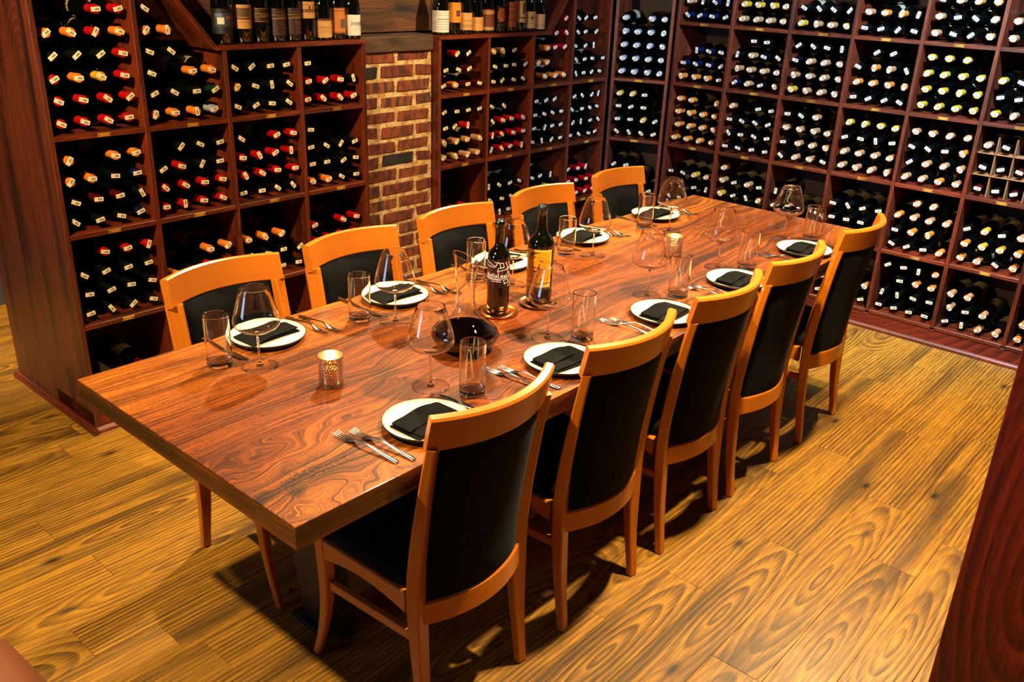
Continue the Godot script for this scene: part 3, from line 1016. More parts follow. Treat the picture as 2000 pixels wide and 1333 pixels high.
func build_racks() -> void:
	var tall := 2.30
	var low := 1.4315
	var s3 := [YS[0], YS[1], YS[2], YS[3]]
	# rack beside the brick column, near the entrance
	var xs1 := [0.1695, 0.5223, 0.8732, 1.2244, 1.5705]
	var r1 := make_rack("dark red wooden wine rack left of the brick column with tall side panel", Vector3(0, 0, ZL), 0.0, xs1, [tall, tall, low - BT * 0.5, low - BT * 0.5, low - BT * 0.5], [s3, s3, s3, s3], [tall, tall, low, low], true)
	board(r1, "side_panel", Vector3(0.160, 0.0, -0.735), Vector3(0.179, tall, 0.001), M.panel, 1)
	board(r1, "rear_panel", Vector3(0.179, 0.0, -0.735), Vector3(1.58, 2.7, -0.717), M.rack_in, 1)
	board(r1, "top_board", Vector3(0.835, low - BT * 0.5, -0.35), Vector3(1.58, low + BT * 0.5, 0.004), M.rack, 0)
	var db := MB.new()
	add_loft(db, [rect_ring(Vector3(0.838, low, -DEPTH * 0.5), Vector3.BACK, Vector3(0.78, 0.62, 0), DEPTH, BT, 0.0015), rect_ring(Vector3(0.5335, low + 0.372, -DEPTH * 0.5), Vector3.BACK, Vector3(0.78, 0.62, 0), DEPTH, BT, 0.0015)])
	part("sloping_board", db.mesh(), M.rack, r1)
	var mo := MB.new()
	var rings := []
	for z: float in [-0.755, 0.02]:
		var r := [Vector3(0.160, 0, z)]
		for k in 6:
			var g := k / 5.0 * PI / 2
			r.append(Vector3(0.160 - 0.02 * cos(g), 0.024 * sin(g), z))
		rings.append(r)
	add_loft(mo, rings)
	part("base_moulding", mo.mesh(), M.rack, r1)
	# rack between the brick column and the corner
	var xs2 := [2.0436, 2.3952, 2.7511, 3.0974, 3.4440]
	var r2 := make_rack("dark red wooden wine rack between the brick column and the corner", Vector3(0, 0, ZL), 0.0, xs2, [low - BT * 0.5, low - BT * 0.5, low - BT * 0.5, tall, tall], [s3, s3, s3, s3], [low, low, tall, tall])
	board(r2, "top_board", Vector3(2.034, low - BT * 0.5, -0.35), Vector3(2.890, low + BT * 0.5, 0.004), M.rack, 0)
	db = MB.new()
	add_loft(db, [rect_ring(Vector3(2.885, low, -DEPTH * 0.5), Vector3.BACK, Vector3(-0.78, 0.62, 0), DEPTH, BT, 0.0015), rect_ring(Vector3(3.087, low + 0.255, -DEPTH * 0.5), Vector3.BACK, Vector3(-0.78, 0.62, 0), DEPTH, BT, 0.0015)])
	part("sloping_board", db.mesh(), M.rack, r2)
	# angled corner rack
	var ca := Vector3(3.476, 0, ZL + 0.006)
	var cb := Vector3(3.600, 0, 0.018)
	var dirc := (cb - ca)
	var cl := dirc.length()
	var r3 := make_rack("narrow angled wine rack filling the corner between the two long racks", ca, -atan2(dirc.z, dirc.x), [0.008, cl - 0.008], [tall, tall], [s3], [tall])
	# rack across the end
	var zs := [0.0392, 0.3862, 0.7306, 1.0738, 1.4171, 1.7622, 2.1076, 2.4530]
	var s5 := YS.duplicate()
	var r4 := make_rack("wide dark red wooden wine rack across the far end wall", Vector3(XR, 0, 0), -PI / 2, zs, [tall, tall, tall, tall, tall, tall, tall, tall], [s5, s5, s5, s5, s5, s5, s5], [tall, tall, tall, tall, tall, tall, tall])
	# bottles, bottom layer first
	var w1 := {
		"0,3": ["rrrr", "rrrr", "royr", "kkkr", "ooro", "..rr"], "0,2": ["kkkb", "kmmk", "ookb", "o.oo"], "0,1": ["kkkk", "kkkk", "kkkk", ".rrr"], "0,0": ["kwr.", "k.m."],
		"1,3": ["ooos", "kkkg", "g.oo", "kk..", "oo..", "k..."], "1,2": ["rrrr", "rrrr", "krkk", ".kkk"], "1,1": ["kkkr", "okrr", "..oo"], "1,0": ["k...", "w..."],
		"2,3": ["kkkk", "okkk", "kkkk"], "2,2": ["kkkk", "rrrr", "rrrr", "k.rr"], "2,1": ["kkkk", "kkkk", "ooo."], "2,0": ["kk.k"],
		"3,3": ["rrrr", "rrrk", "k..."], "3,2": ["ookk", "kkkk", "kkkk", "k..."], "3,1": ["mrrr", "rrrr", "r.rr"], "3,0": ["kko."]}
	for key: String in w1:
		var c := int(key[0])
		var rw := int(key[2])
		fill_cell(r1, xs1[c] + BT * 0.5, xs1[c + 1] - BT * 0.5, YS[rw], w1[key], "left rack column %s, row %s" % [["one", "two", "three", "four"][c], ["four", "three", "two", "one"][rw]])
	var w2 := {
		"0,3": ["komm", "kkm.", ".rk."], "0,2": ["wwww", "wwww", "kkr.", "kkkk", ], "0,1": ["krrr", "rrr."],
		"1,3": ["kkkk", "kkkk", "wwk."], "1,2": ["krrr", "rrrr", "krrr", "kk.."], "1,1": ["kkkk", "kkkk", "kkkk"],
		"2,3": [".ooo", "oo..", ".orr", "..rr", "...r"], "2,2": ["kkkk", "kkkk", "kkkk", "kkk."], "2,1": ["yyyy", "ykyk", "kkk."],
		"3,3": ["kkkk", "kkkk", "kkk.", "kkk.", "kkk."], "3,2": ["kkkk", "kkkk", "kkkk", "kkkk"], "3,1": ["rrrr", "rrrr", "krr."]}
	for key: String in w2:
		var c := int(key[0])
		var rw := int(key[2])
		fill_cell(r2, xs2[c] + BT * 0.5, xs2[c + 1] - BT * 0.5, YS[rw], w2[key], "middle rack column %s, row %s" % [["one", "two", "three", "four"][c], ["four", "three", "two", "one"][rw]])
	var w3 := {3: ["ssss", "ssss", "ssss", "ssss", "s.ss"], 2: ["kkkk", "gkyk", "kkk.", "yyk."], 1: ["kkkk", "rkk.", "kk.."]}
	for rw: int in w3:
		fill_cell(r3, 0.0175, cl - 0.0175, YS[rw], w3[rw], "corner rack, row %s" % ["four", "three", "two", "one"][rw])
	var w4 := {
		"0,4": ["bbbb", "wkbb"], "1,4": ["wwww", "yyyw"], "2,4": ["ywwy", "kkkk"], "3,4": ["kkkk", "wook", "ww.."], "4,4": ["wkkw", "wkkw", "kwoo"], "5,4": ["ww..", "w..."],
		"0,3": ["oook", "bbbb", ".bbb"], "1,3": ["bwkw", "wwww", "kwkk", ".kk."], "2,3": ["ywww", "wwww", "kwww", "kkkk"], "3,3": ["kkkk", "oooo", "kowk", ".kk."], "4,3": ["yyyy", "yyyy", "yyyy", "yyy."], "5,3": ["ywww", "kkyk", "ykkk"],
		"0,2": ["oooo", "oooo", "oooo", "oo.o"], "1,2": ["kkkk", "kkkk", "kkkk", "w.kk"], "2,2": ["kwwk", "kwww", "wwww", "kkw."], "3,2": ["wwww", "wwww", "kkkk", "yyyy"], "4,2": ["wwow", "kwww", "kkko", "wwww"],
		"0,1": ["kkkw", "kkkk", "kkyw"], "1,1": ["krrw", "ykkw", "wkwk", "w..."], "2,1": ["wkkw", "kwkk", "k..."], "3,1": ["ooo.", "kkkk", "kkkk"], "4,1": ["kkko", "koo.", "owww", ".ww."], "5,1": ["owko", "oyyo", "kykw"],
		"2,0": ["kkkk", "kkkk"], "3,0": ["kkkk", "kwkw", "wk.."], "4,0": ["kkkk", "kkkk", ".koo", "kkko"], "5,0": ["kkww", "wkw.", "ww.."], "6,0": ["oow.", "o..."]}
	for key: String in w4:
		var c := int(key[0])
		var rw := int(key[2])
		fill_cell(r4, zs[c] + BT * 0.5, zs[c + 1] - BT * 0.5, YS[rw], w4[key], "end rack column %s, row %s" % [["one", "two", "three", "four", "five", "six", "seven"][c], ["five", "four", "three", "two", "one"][rw]])
	# wooden bottle crate divider in one cell
	var cx0: float = zs[5] + BT * 0.5
	var cx1: float = zs[6] - BT * 0.5
	var cd := thing("bottle_divider", "pale wooden grid divider holding single bottles in the end rack", "divider", r4.transform * Vector3(cx0, YS[2] + BT * 0.5, -0.025), -PI / 2)
	var cw := cx1 - cx0
	for k in 2:
		board(cd, "shelf", Vector3(0.001, 0.105 * (k + 1) - 0.004, -0.28), Vector3(cw - 0.001, 0.105 * (k + 1), 0.0), M.box_wood, 0)
	for k in 3:
		var xx := cw / 4.0 * (k + 1)
		for lv in 3:
			board(cd, "partition", Vector3(xx - 0.003, 0.105 * lv + 0.0005, -0.28), Vector3(xx + 0.003, 0.105 * (lv + 1) - 0.0045 if lv < 2 else 0.29, -0.004), M.box_wood, 1)
	for lv in 3:
		for k in 4:
			var pp := Vector3(cx0 + cw / 4.0 * (k + 0.5), YS[2] + BT * 0.5 + 0.105 * lv + 0.0382, -0.018 - rng.randf() * 0.006)
			var cc: String = ["mkmk", "kkmk", "wkkk"][lv][k]
			bottle_list.append({"t": r4.transform * Transform3D(Basis(Vector3.BACK, rng.randf_range(-0.4, 0.4)), pp), "c": cc, "l": "%s bottle, %s from left, %s level of the pale wooden divider" % [COLOR_WORD[cc], ["first", "second", "third", "fourth"][k], ["bottom", "middle", "top"][lv]]})
	place_bottles()


func place_bottles() -> void:
	var bm := bottle_meshes()
	for d in bottle_list:
		var p: Vector3 = d.t.origin
		var c := cam_basis.inverse() * (p - CAM)
		var px := Vector2(1000.0 + 1740.78 * c.x / -c.z, 666.5 - 1740.78 * c.y / -c.z)
		d.dist = -c.z + (100.0 if px.x < 0 or px.x > 2000 or px.y < -10 or px.y > 760 else 0.0)
	var order := bottle_list.duplicate()
	order.sort_custom(func(a, b): return a.dist < b.dist)
	var proto: Node3D = null
	for i in order.size():
		var d: Dictionary = order[i]
		if i < 300:
			var o := thing("wine_bottle", d.l, "bottle", Vector3.ZERO, 0.0, "wine bottles lying in the racks")
			o.transform = d.t
			part("glass_body", bm.glass, M.bottle, o)
			part("capsule", bm.cap, M.caps[d.c], o)
			part("label", bm.label, M.paper, o)
			part("price_tag", bm.tag, M.tag, o)
		elif d.dist < 50.0:
			rest_at.append(d.t)
			rest_col.append((M.caps[d.c] as StandardMaterial3D).albedo_color.srgb_to_linear())
	var whole := ArrayMesh.new()
	var white := mat(Color.WHITE, 0.35)
	white.vertex_color_use_as_albedo = true
	var ms := [M.bottle, white, M.paper, M.tag]
	for k in 4:
		(bm.all[k] as MB).mesh(whole)
		whole.surface_set_material(k, ms[k])
	var mm := MultiMesh.new()
	mm.transform_format = MultiMesh.TRANSFORM_3D
	mm.use_colors = true
	mm.mesh = whole
	mm.instance_count = rest_at.size()
	for i in rest_at.size():
		mm.set_instance_transform(i, rest_at[i])
		mm.set_instance_color(i, rest_col[i])
	var o := MultiMeshInstance3D.new()
	o.name = "racked_wine_bottles"
	o.multimesh = mm
	add_child(o)
	tag(o, "hundreds of farther wine bottles lying in the racks with capped necks outward", "bottles")
	o.set_meta("kind", "stuff")
	print("bottles ", bottle_list.size(), " rest ", rest_at.size())


# ------------------------------------------------------------------ brick column and the wall over the racks
func build_brick() -> void:
	var zf := -0.355
	var x0 := 1.5845
	var x1 := 2.030
	var t := thing("brick_column", "old red brick column with pale crumbling mortar between the two racks", "brick column")
	part("mortar", box_mesh(Vector3(x0, 0.0, -0.66), Vector3(x1, 1.372, zf - 0.0035), 0.0, 0), M.mortar, t)
	var ch := 0.0698
	var bh := 0.0515
	for k in 20:
		var y := 0.004 + k * ch
		var a := x0 - (0.105 if k % 2 == 0 else 0.0)
		while a < x1:
			var b := a + 0.205
			var lo := maxf(a + rng.randf_range(0, 0.004), x0 + 0.001)
			var hi := minf(b - rng.randf_range(0, 0.004), x1 - 0.001)
			if hi - lo > 0.02:
				var dz := rng.randf_range(-0.003, 0.004)
				var mb := MB.new()
				var tilt := rng.randf_range(-0.0035, 0.0035)
				add_box(mb, Vector3(lo, y + tilt, zf - 0.05), Vector3(hi, y + bh + tilt + rng.randf_range(-0.003, 0.003), zf + dz), 0.0035, 0, Vector2(rng.randf(), rng.randf()))
				for i in mb.v.size():
					var p: Vector3 = mb.v[i]
					mb.v[i] = p + Vector3(sin(p.y * 90.0 + k * 3.0 + lo * 40.0) * 0.004, sin(p.x * 31.0 + k * 2.0) * 0.003, sin(p.x * 47.0 + p.y * 61.0) * 0.001)
				var pick := rng.randf()
				var bi := 0 if pick < 0.32 else 1 if pick < 0.56 else 2 if pick < 0.76 else 4 if pick < 0.93 else 3
				part("brick", mb.mesh(), M.bricks[bi], t)
			a = b + 0.016
	# timber lintel and rough board wall
	var l := thing("timber_lintel", "weathered timber beam lying on top of the brick column", "beam")
	part("beam", wobbly_board(Vector3(x0 - 0.004, 1.373, -0.66), Vector3(x1, 1.446, zf + 0.014), 0.006), M.old_timber, l)
	var wl := thing("board_wall", "rough weathered horizontal board wall behind the standing bottles", "wall boards")
	var y := 1.4495
	var k := 0
	while y < 2.6:
		var h := [0.19, 0.16, 0.21, 0.18, 0.17, 0.2, 0.15][k % 7] as float
		var xa := 0.54
		while xa < 3.08:
			var xb := minf(xa + [1.05, 0.8, 1.3][(k * 2 + int(xa * 3.0)) % 3], 3.085)
			part("plank", wobbly_board(Vector3(xa + 0.001, y + 0.0015, -0.64), Vector3(xb - 0.001, y + h - 0.0015, -0.475 + rng.randf_range(-0.006, 0.006)), 0.003), M.timber, wl)
			xa = xb
		y += h
		k += 1


func wobbly_board(lo: Vector3, hi: Vector3, amp: float) -> ArrayMesh:
	var rings := []
	var n := maxi(4, int((hi.x - lo.x) / 0.09))
	var off := rng.randf() * 20.0
	for i in n + 1:
		var x := lerpf(lo.x, hi.x, i / float(n))
		var w1 := sin(x * 17.0 + off) * amp * 0.4
		var z := hi.z + sin(x * 23.0 + off * 2.0) * amp * 0.5
		rings.append([Vector3(x, lo.y, lo.z), Vector3(x, hi.y, lo.z), Vector3(x, hi.y, z - amp), Vector3(x, hi.y - amp + w1 * 0.2, z), Vector3(x, lo.y + amp + w1 * 0.2, z), Vector3(x, lo.y, z - amp)])
	var mb := MB.new()
	add_loft(mb, rings)
	return mb.mesh()


# ------------------------------------------------------------------ place settings
func wine_glass(label: String) -> Node3D:
	var t := thing("wine_glass", label, "wine glass", Vector3.ZERO, 0.0, "wine glasses on the table")
	part("bowl", lathe([Vector2(0.0045, 0.094), Vector2(0.010, 0.0965), Vector2(0.024, 0.100), Vector2(0.040, 0.106), Vector2(0.053, 0.114), Vector2(0.0605, 0.124), Vector2(0.0622, 0.132), Vector2(0.0605, 0.143), Vector2(0.055, 0.163), Vector2(0.0485, 0.184), Vector2(0.042, 0.204), Vector2(0.0365, 0.222), Vector2(0.0362, 0.2232), Vector2(0.0357, 0.2228), Vector2(0.0356, 0.222), Vector2(0.0411, 0.204), Vector2(0.0476, 0.184), Vector2(0.0541, 0.163), Vector2(0.0596, 0.143), Vector2(0.0613, 0.132), Vector2(0.0597, 0.1245), Vector2(0.0524, 0.115), Vector2(0.0395, 0.1071), Vector2(0.0237, 0.1011), Vector2(0.010, 0.0978), Vector2(0.0, 0.0970)], 40), M.solid_glass, t)
	part("stem", lathe([Vector2(0.0, 0.0035), Vector2(0.010, 0.0042), Vector2(0.0048, 0.009), Vector2(0.0031, 0.018), Vector2(0.0028, 0.05), Vector2(0.0031, 0.08), Vector2(0.0045, 0.094), Vector2(0.0, 0.0955)], 14), M.solid_glass, t)
	part("foot", lathe([Vector2(0.0, 0.0004), Vector2(0.0472, 0.0004), Vector2(0.0472, 0.0016), Vector2(0.0472, 0.0016), Vector2(0.03, 0.0024), Vector2(0.010, 0.0042)], 40), M.glass, t)
	var ring := []
	for k in 9:
		ring.append(Vector2(0.0475 + 0.0009 * cos(TAU * k / 8.0 - PI / 2), 0.0010 + 0.0009 * sin(TAU * k / 8.0 - PI / 2)))
	part("foot_rim", lathe(ring, 40), M.solid_glass, t)
	return t


func water_glass(label: String) -> Node3D:
	var t := thing("water_glass", label, "glass", Vector3.ZERO, 0.0, "water glasses on the table")
	part("tumbler", lathe([Vector2(0.0, 0.0), Vector2(0.0305, 0.0), Vector2(0.0326, 0.0006), Vector2(0.0335, 0.0025), Vector2(0.0335, 0.006), Vector2(0.0335, 0.138), Vector2(0.0335, 0.142), Vector2(0.0335, 0.143), Vector2(0.0332, 0.1445), Vector2(0.0322, 0.1448), Vector2(0.0314, 0.1436), Vector2(0.0313, 0.142), Vector2(0.0313, 0.138), Vector2(0.0313, 0.030), Vector2(0.0313, 0.024), Vector2(0.0300, 0.0185), Vector2(0.0270, 0.0162), Vector2(0.020, 0.0150), Vector2(0.0, 0.0145)], 36), M.solid_glass, t)
	return t


func plate(label: String) -> Node3D:
	var t := thing("plate", label, "plate", Vector3.ZERO, 0.0, "plates on the table")
	part("dish", lathe([Vector2(0.0, 0.0098), Vector2(0.096, 0.0098), Vector2(0.1005, 0.0108), Vector2(0.1040, 0.0145), Vector2(0.1058, 0.0182)], 56), M.plate, t)
	part("rim", lathe([Vector2(0.0, 0.0), Vector2(0.074, 0.0), Vector2(0.080, 0.002), Vector2(0.098, 0.006), Vector2(0.1065, 0.0125), Vector2(0.1082, 0.0172), Vector2(0.1072, 0.0188), Vector2(0.1058, 0.0182)], 56), M.plate_rim, t)
	return t


func napkin_mesh() -> ArrayMesh:
	# folded cloth: a long strip folded back over itself, sagging over the plate
	var mb := MB.new()
	for lay in 3:
		var w: float = [0.160, 0.154, 0.136][lay]
		var d: float = [0.100, 0.094, 0.064][lay]
		var off: Vector3 = [Vector3(0.0, 0.0, 0.0), Vector3(0.006, 0.0055, -0.003), Vector3(-0.010, 0.0105, -0.016)][lay]
		var rings := []
		for i in 13:
			var g := i / 12.0
			var x := lerpf(-w * 0.5, w * 0.5, g)
			var sag := -0.0026 * pow(absf(g * 2.0 - 1.0), 3.0) + 0.0012 * sin(g * 9.0 + lay)
			var thick := 0.0052 * (1.0 if i > 0 and i < 12 else 0.6)
			var c := off + Vector3(x, thick * 0.5 + 0.0004 + sag * (0.0 if lay == 0 else 1.0), 0.004 * sin(g * 3.0 + lay))
			rings.append(oval_ring_sq(c, Vector3.BACK, Vector3.UP, d, thick))
		add_loft(mb, rings, true, true)
	return mb.mesh()


func oval_ring_sq(c: Vector3, ax: Vector3, ay: Vector3, w: float, h: float) -> Array:
	var r := []
	for i in 20:
		var a := TAU * i / 20.0
		r.append(c + ax * signf(cos(a)) * pow(absf(cos(a)), 0.35) * w * 0.5 + ay * signf(sin(a)) * pow(absf(sin(a)), 0.7) * h * 0.5)
	return r


func fork_mesh() -> ArrayMesh:
	# lies along z, tines at -z, handle end at z = 0
	var mb := MB.new()
	var rings := []
	for e in [[0.0, 0.002, 0.013, 0.004], [-0.01, 0.0035, 0.0135, 0.0042], [-0.05, 0.006, 0.010, 0.004], [-0.085, 0.011, 0.0062, 0.0036], [-0.112, 0.013, 0.005, 0.0034], [-0.128, 0.0098, 0.008, 0.0030], [-0.138, 0.0062, 0.017, 0.0024], [-0.150, 0.0034, 0.022, 0.0020], [-0.158, 0.0024, 0.022, 0.0018]]:
		rings.append(oval_ring(Vector3(0, e[1] + 0.0004, e[0]), Vector3.RIGHT, Vector3.UP, e[2], e[3], 10))
	add_loft(mb, rings, true, true)
	for k in 4:
		var x := -0.0088 + k * 0.00587
		var tr := []
		for e in [[-0.155, 0.0026, 0.0034], [-0.170, 0.0022, 0.0030], [-0.186, 0.0036, 0.0026], [-0.198, 0.0062, 0.0016]]:
			tr.append(oval_ring(Vector3(x, e[1] + 0.0006, e[0]), Vector3.RIGHT, Vector3.UP, e[2], 0.0017, 8))
		add_loft(mb, tr, true, true)
	return mb.mesh()


func knife_meshes() -> Array:
	var hb := MB.new()
	var rings := []
	for e in [[0.0, 0.012, 0.006], [-0.012, 0.0135, 0.0068], [-0.06, 0.0115, 0.0062], [-0.098, 0.009, 0.0055], [-0.104, 0.0085, 0.005]]:
		rings.append(oval_ring(Vector3(0, 0.0042, e[0]), Vector3.RIGHT, Vector3.UP, e[1], e[2], 12))
	add_loft(hb, rings, true, true)
	var bb := MB.new()
	rings = []
	for e in [[-0.100, 0.009, 0.0], [-0.112, 0.0165, 0.002], [-0.150, 0.0185, 0.002], [-0.185, 0.0165, 0.001], [-0.203, 0.008, -0.003], [-0.210, 0.0015, -0.006]]:
		rings.append(rect_ring(Vector3(e[2], 0.0032, e[0]), Vector3.RIGHT, Vector3.UP, e[1], 0.0016, 0.0003))
	add_loft(bb, rings)
	return [hb.mesh(), bb.mesh()]


func build_settings() -> void:
	var px := {"L": [0.205, 0.690, 1.200, 1.690, 2.222], "R": [0.170, 0.680, 1.200, 1.672, 2.222]}
	var wg := {"L": [[0.080, 1.024], [0.555, 1.030], [1.069, 1.050], [1.546, 1.036], [2.071, 1.045]], "R": [[0.321, 1.430], [0.790, 1.434], [1.324, 1.431], [1.781, 1.440], [2.336, 1.437]]}
	var wa := {"L": [[0.010, 0.944], [0.490, 0.942], [1.015, 0.927], [1.482, 0.957], [2.036, 0.944]], "R": [[0.368, 1.533], [0.864, 1.506], [1.396, 1.506], [1.851, 1.522], [2.403, 1.524]]}
	var nt := {"L": [0.05, -0.05, 0.10, 0.05, -0.04], "R": [0.03, -0.09, 0.02, -0.02, -0.03]}
	var p_wine: Node3D = null
	var p_water: Node3D = null
	var p_plate: Node3D = null
	var nap := napkin_mesh()
	var fk := fork_mesh()
	var kn := knife_meshes()
	for side in ["L", "R"]:
		var word: String = "brick side" if side == "L" else "open floor side"
		var turn := PI if side == "L" else 0.0
		var sg := 1.0 if side == "R" else -1.0
		for i in 5:
			var at: String = "%s place from near end, %s" % [ord_word(i), word]
			var lw := "large clear balloon wine glass at " + at
			var la := "tall clear water tumbler at " + at
			var lp := "round cream plate with dark speckled rim at " + at
			var pz: float = 0.878 if side == "L" else 1.577
			if p_wine == null:
				p_wine = wine_glass(lw)
				p_water = water_glass(la)
				p_plate = plate(lp)
				p_wine.position = Vector3(wg[side][i][0], TH + 0.0003, wg[side][i][1])
				p_water.position = Vector3(wa[side][i][0], TH + 0.0003, wa[side][i][1])
				p_plate.position = Vector3(px[side][i], TH + 0.0003, pz)
			else:
				copy(p_wine, lw, Vector3(wg[side][i][0], TH + 0.0003, wg[side][i][1]))
				copy(p_water, la, Vector3(wa[side][i][0], TH + 0.0003, wa[side][i][1]))
				copy(p_plate, lp, Vector3(px[side][i], TH + 0.0003, pz), rng.randf() * 6.0)
			var nk := part("napkin", nap, M.napkin, self, Vector3(px[side][i], TH + 0.0106, pz - 0.004 if side == "L" else pz + 0.004), Vector3(0, turn + nt[side][i], 0))
			tag(nk, "folded black napkin lying on the plate at " + at, "napkin", "napkins on the plates")
			for k in 2:
				var fx: float = px[side][i] - sg * (0.132 + 0.034 * k)
				var fo := part("fork", fk, M.steel, self, Vector3(fx, TH + 0.0003, pz + sg * (0.098 - 0.018 * k)), Vector3(0, turn + 0.07 * (1.0 if side == "R" else 0.4), 0))
				tag(fo, "steel dinner fork %s the plate at %s" % ["next to" if k == 0 else "outermost from", at], "fork", "forks on the table")
			var ko := thing("knife", "steel table knife beside the plate at " + at, "knife", Vector3(px[side][i] + sg * 0.138, TH + 0.0003, pz + sg * 0.115), turn + rng.randf_range(-0.04, 0.04), "knives on the table")
			part("handle", kn[0], M.steel, ko)
			part("blade", kn[1], M.steel, ko)


# ------------------------------------------------------------------ things along the middle of the table
func label_mat(base: Color, rects: Array, rough := 0.55, w := 96, h := 96) -> StandardMaterial3D:
	var im := Image.create(w, h, false, Image.FORMAT_RGB8)
	im.fill(base)
	for r in rects:
		im.fill_rect(Rect2i(int(r[0] * w), int(r[1] * h), maxi(1, int(r[2] * w)), maxi(1, int(r[3] * h))), r[4])
	var m := tex_mat(im, rough)
	m.texture_repeat = false
	return m


func stroke(im: Image, pts: Array, c: Color, wd: float) -> void:
	for k in pts.size() - 1:
		var a: Vector2 = pts[k] * Vector2(im.get_width(), im.get_height())
		var b: Vector2 = pts[k + 1] * Vector2(im.get_width(), im.get_height())
		var n := int(a.distance_to(b) * 2.0) + 1
		for i in n + 1:
			var p := a.lerp(b, i / float(n))
			var r := int(ceil(wd))
			im.fill_rect(Rect2i(int(p.x - wd * 0.5), int(p.y - wd * 0.5), r, r), c)


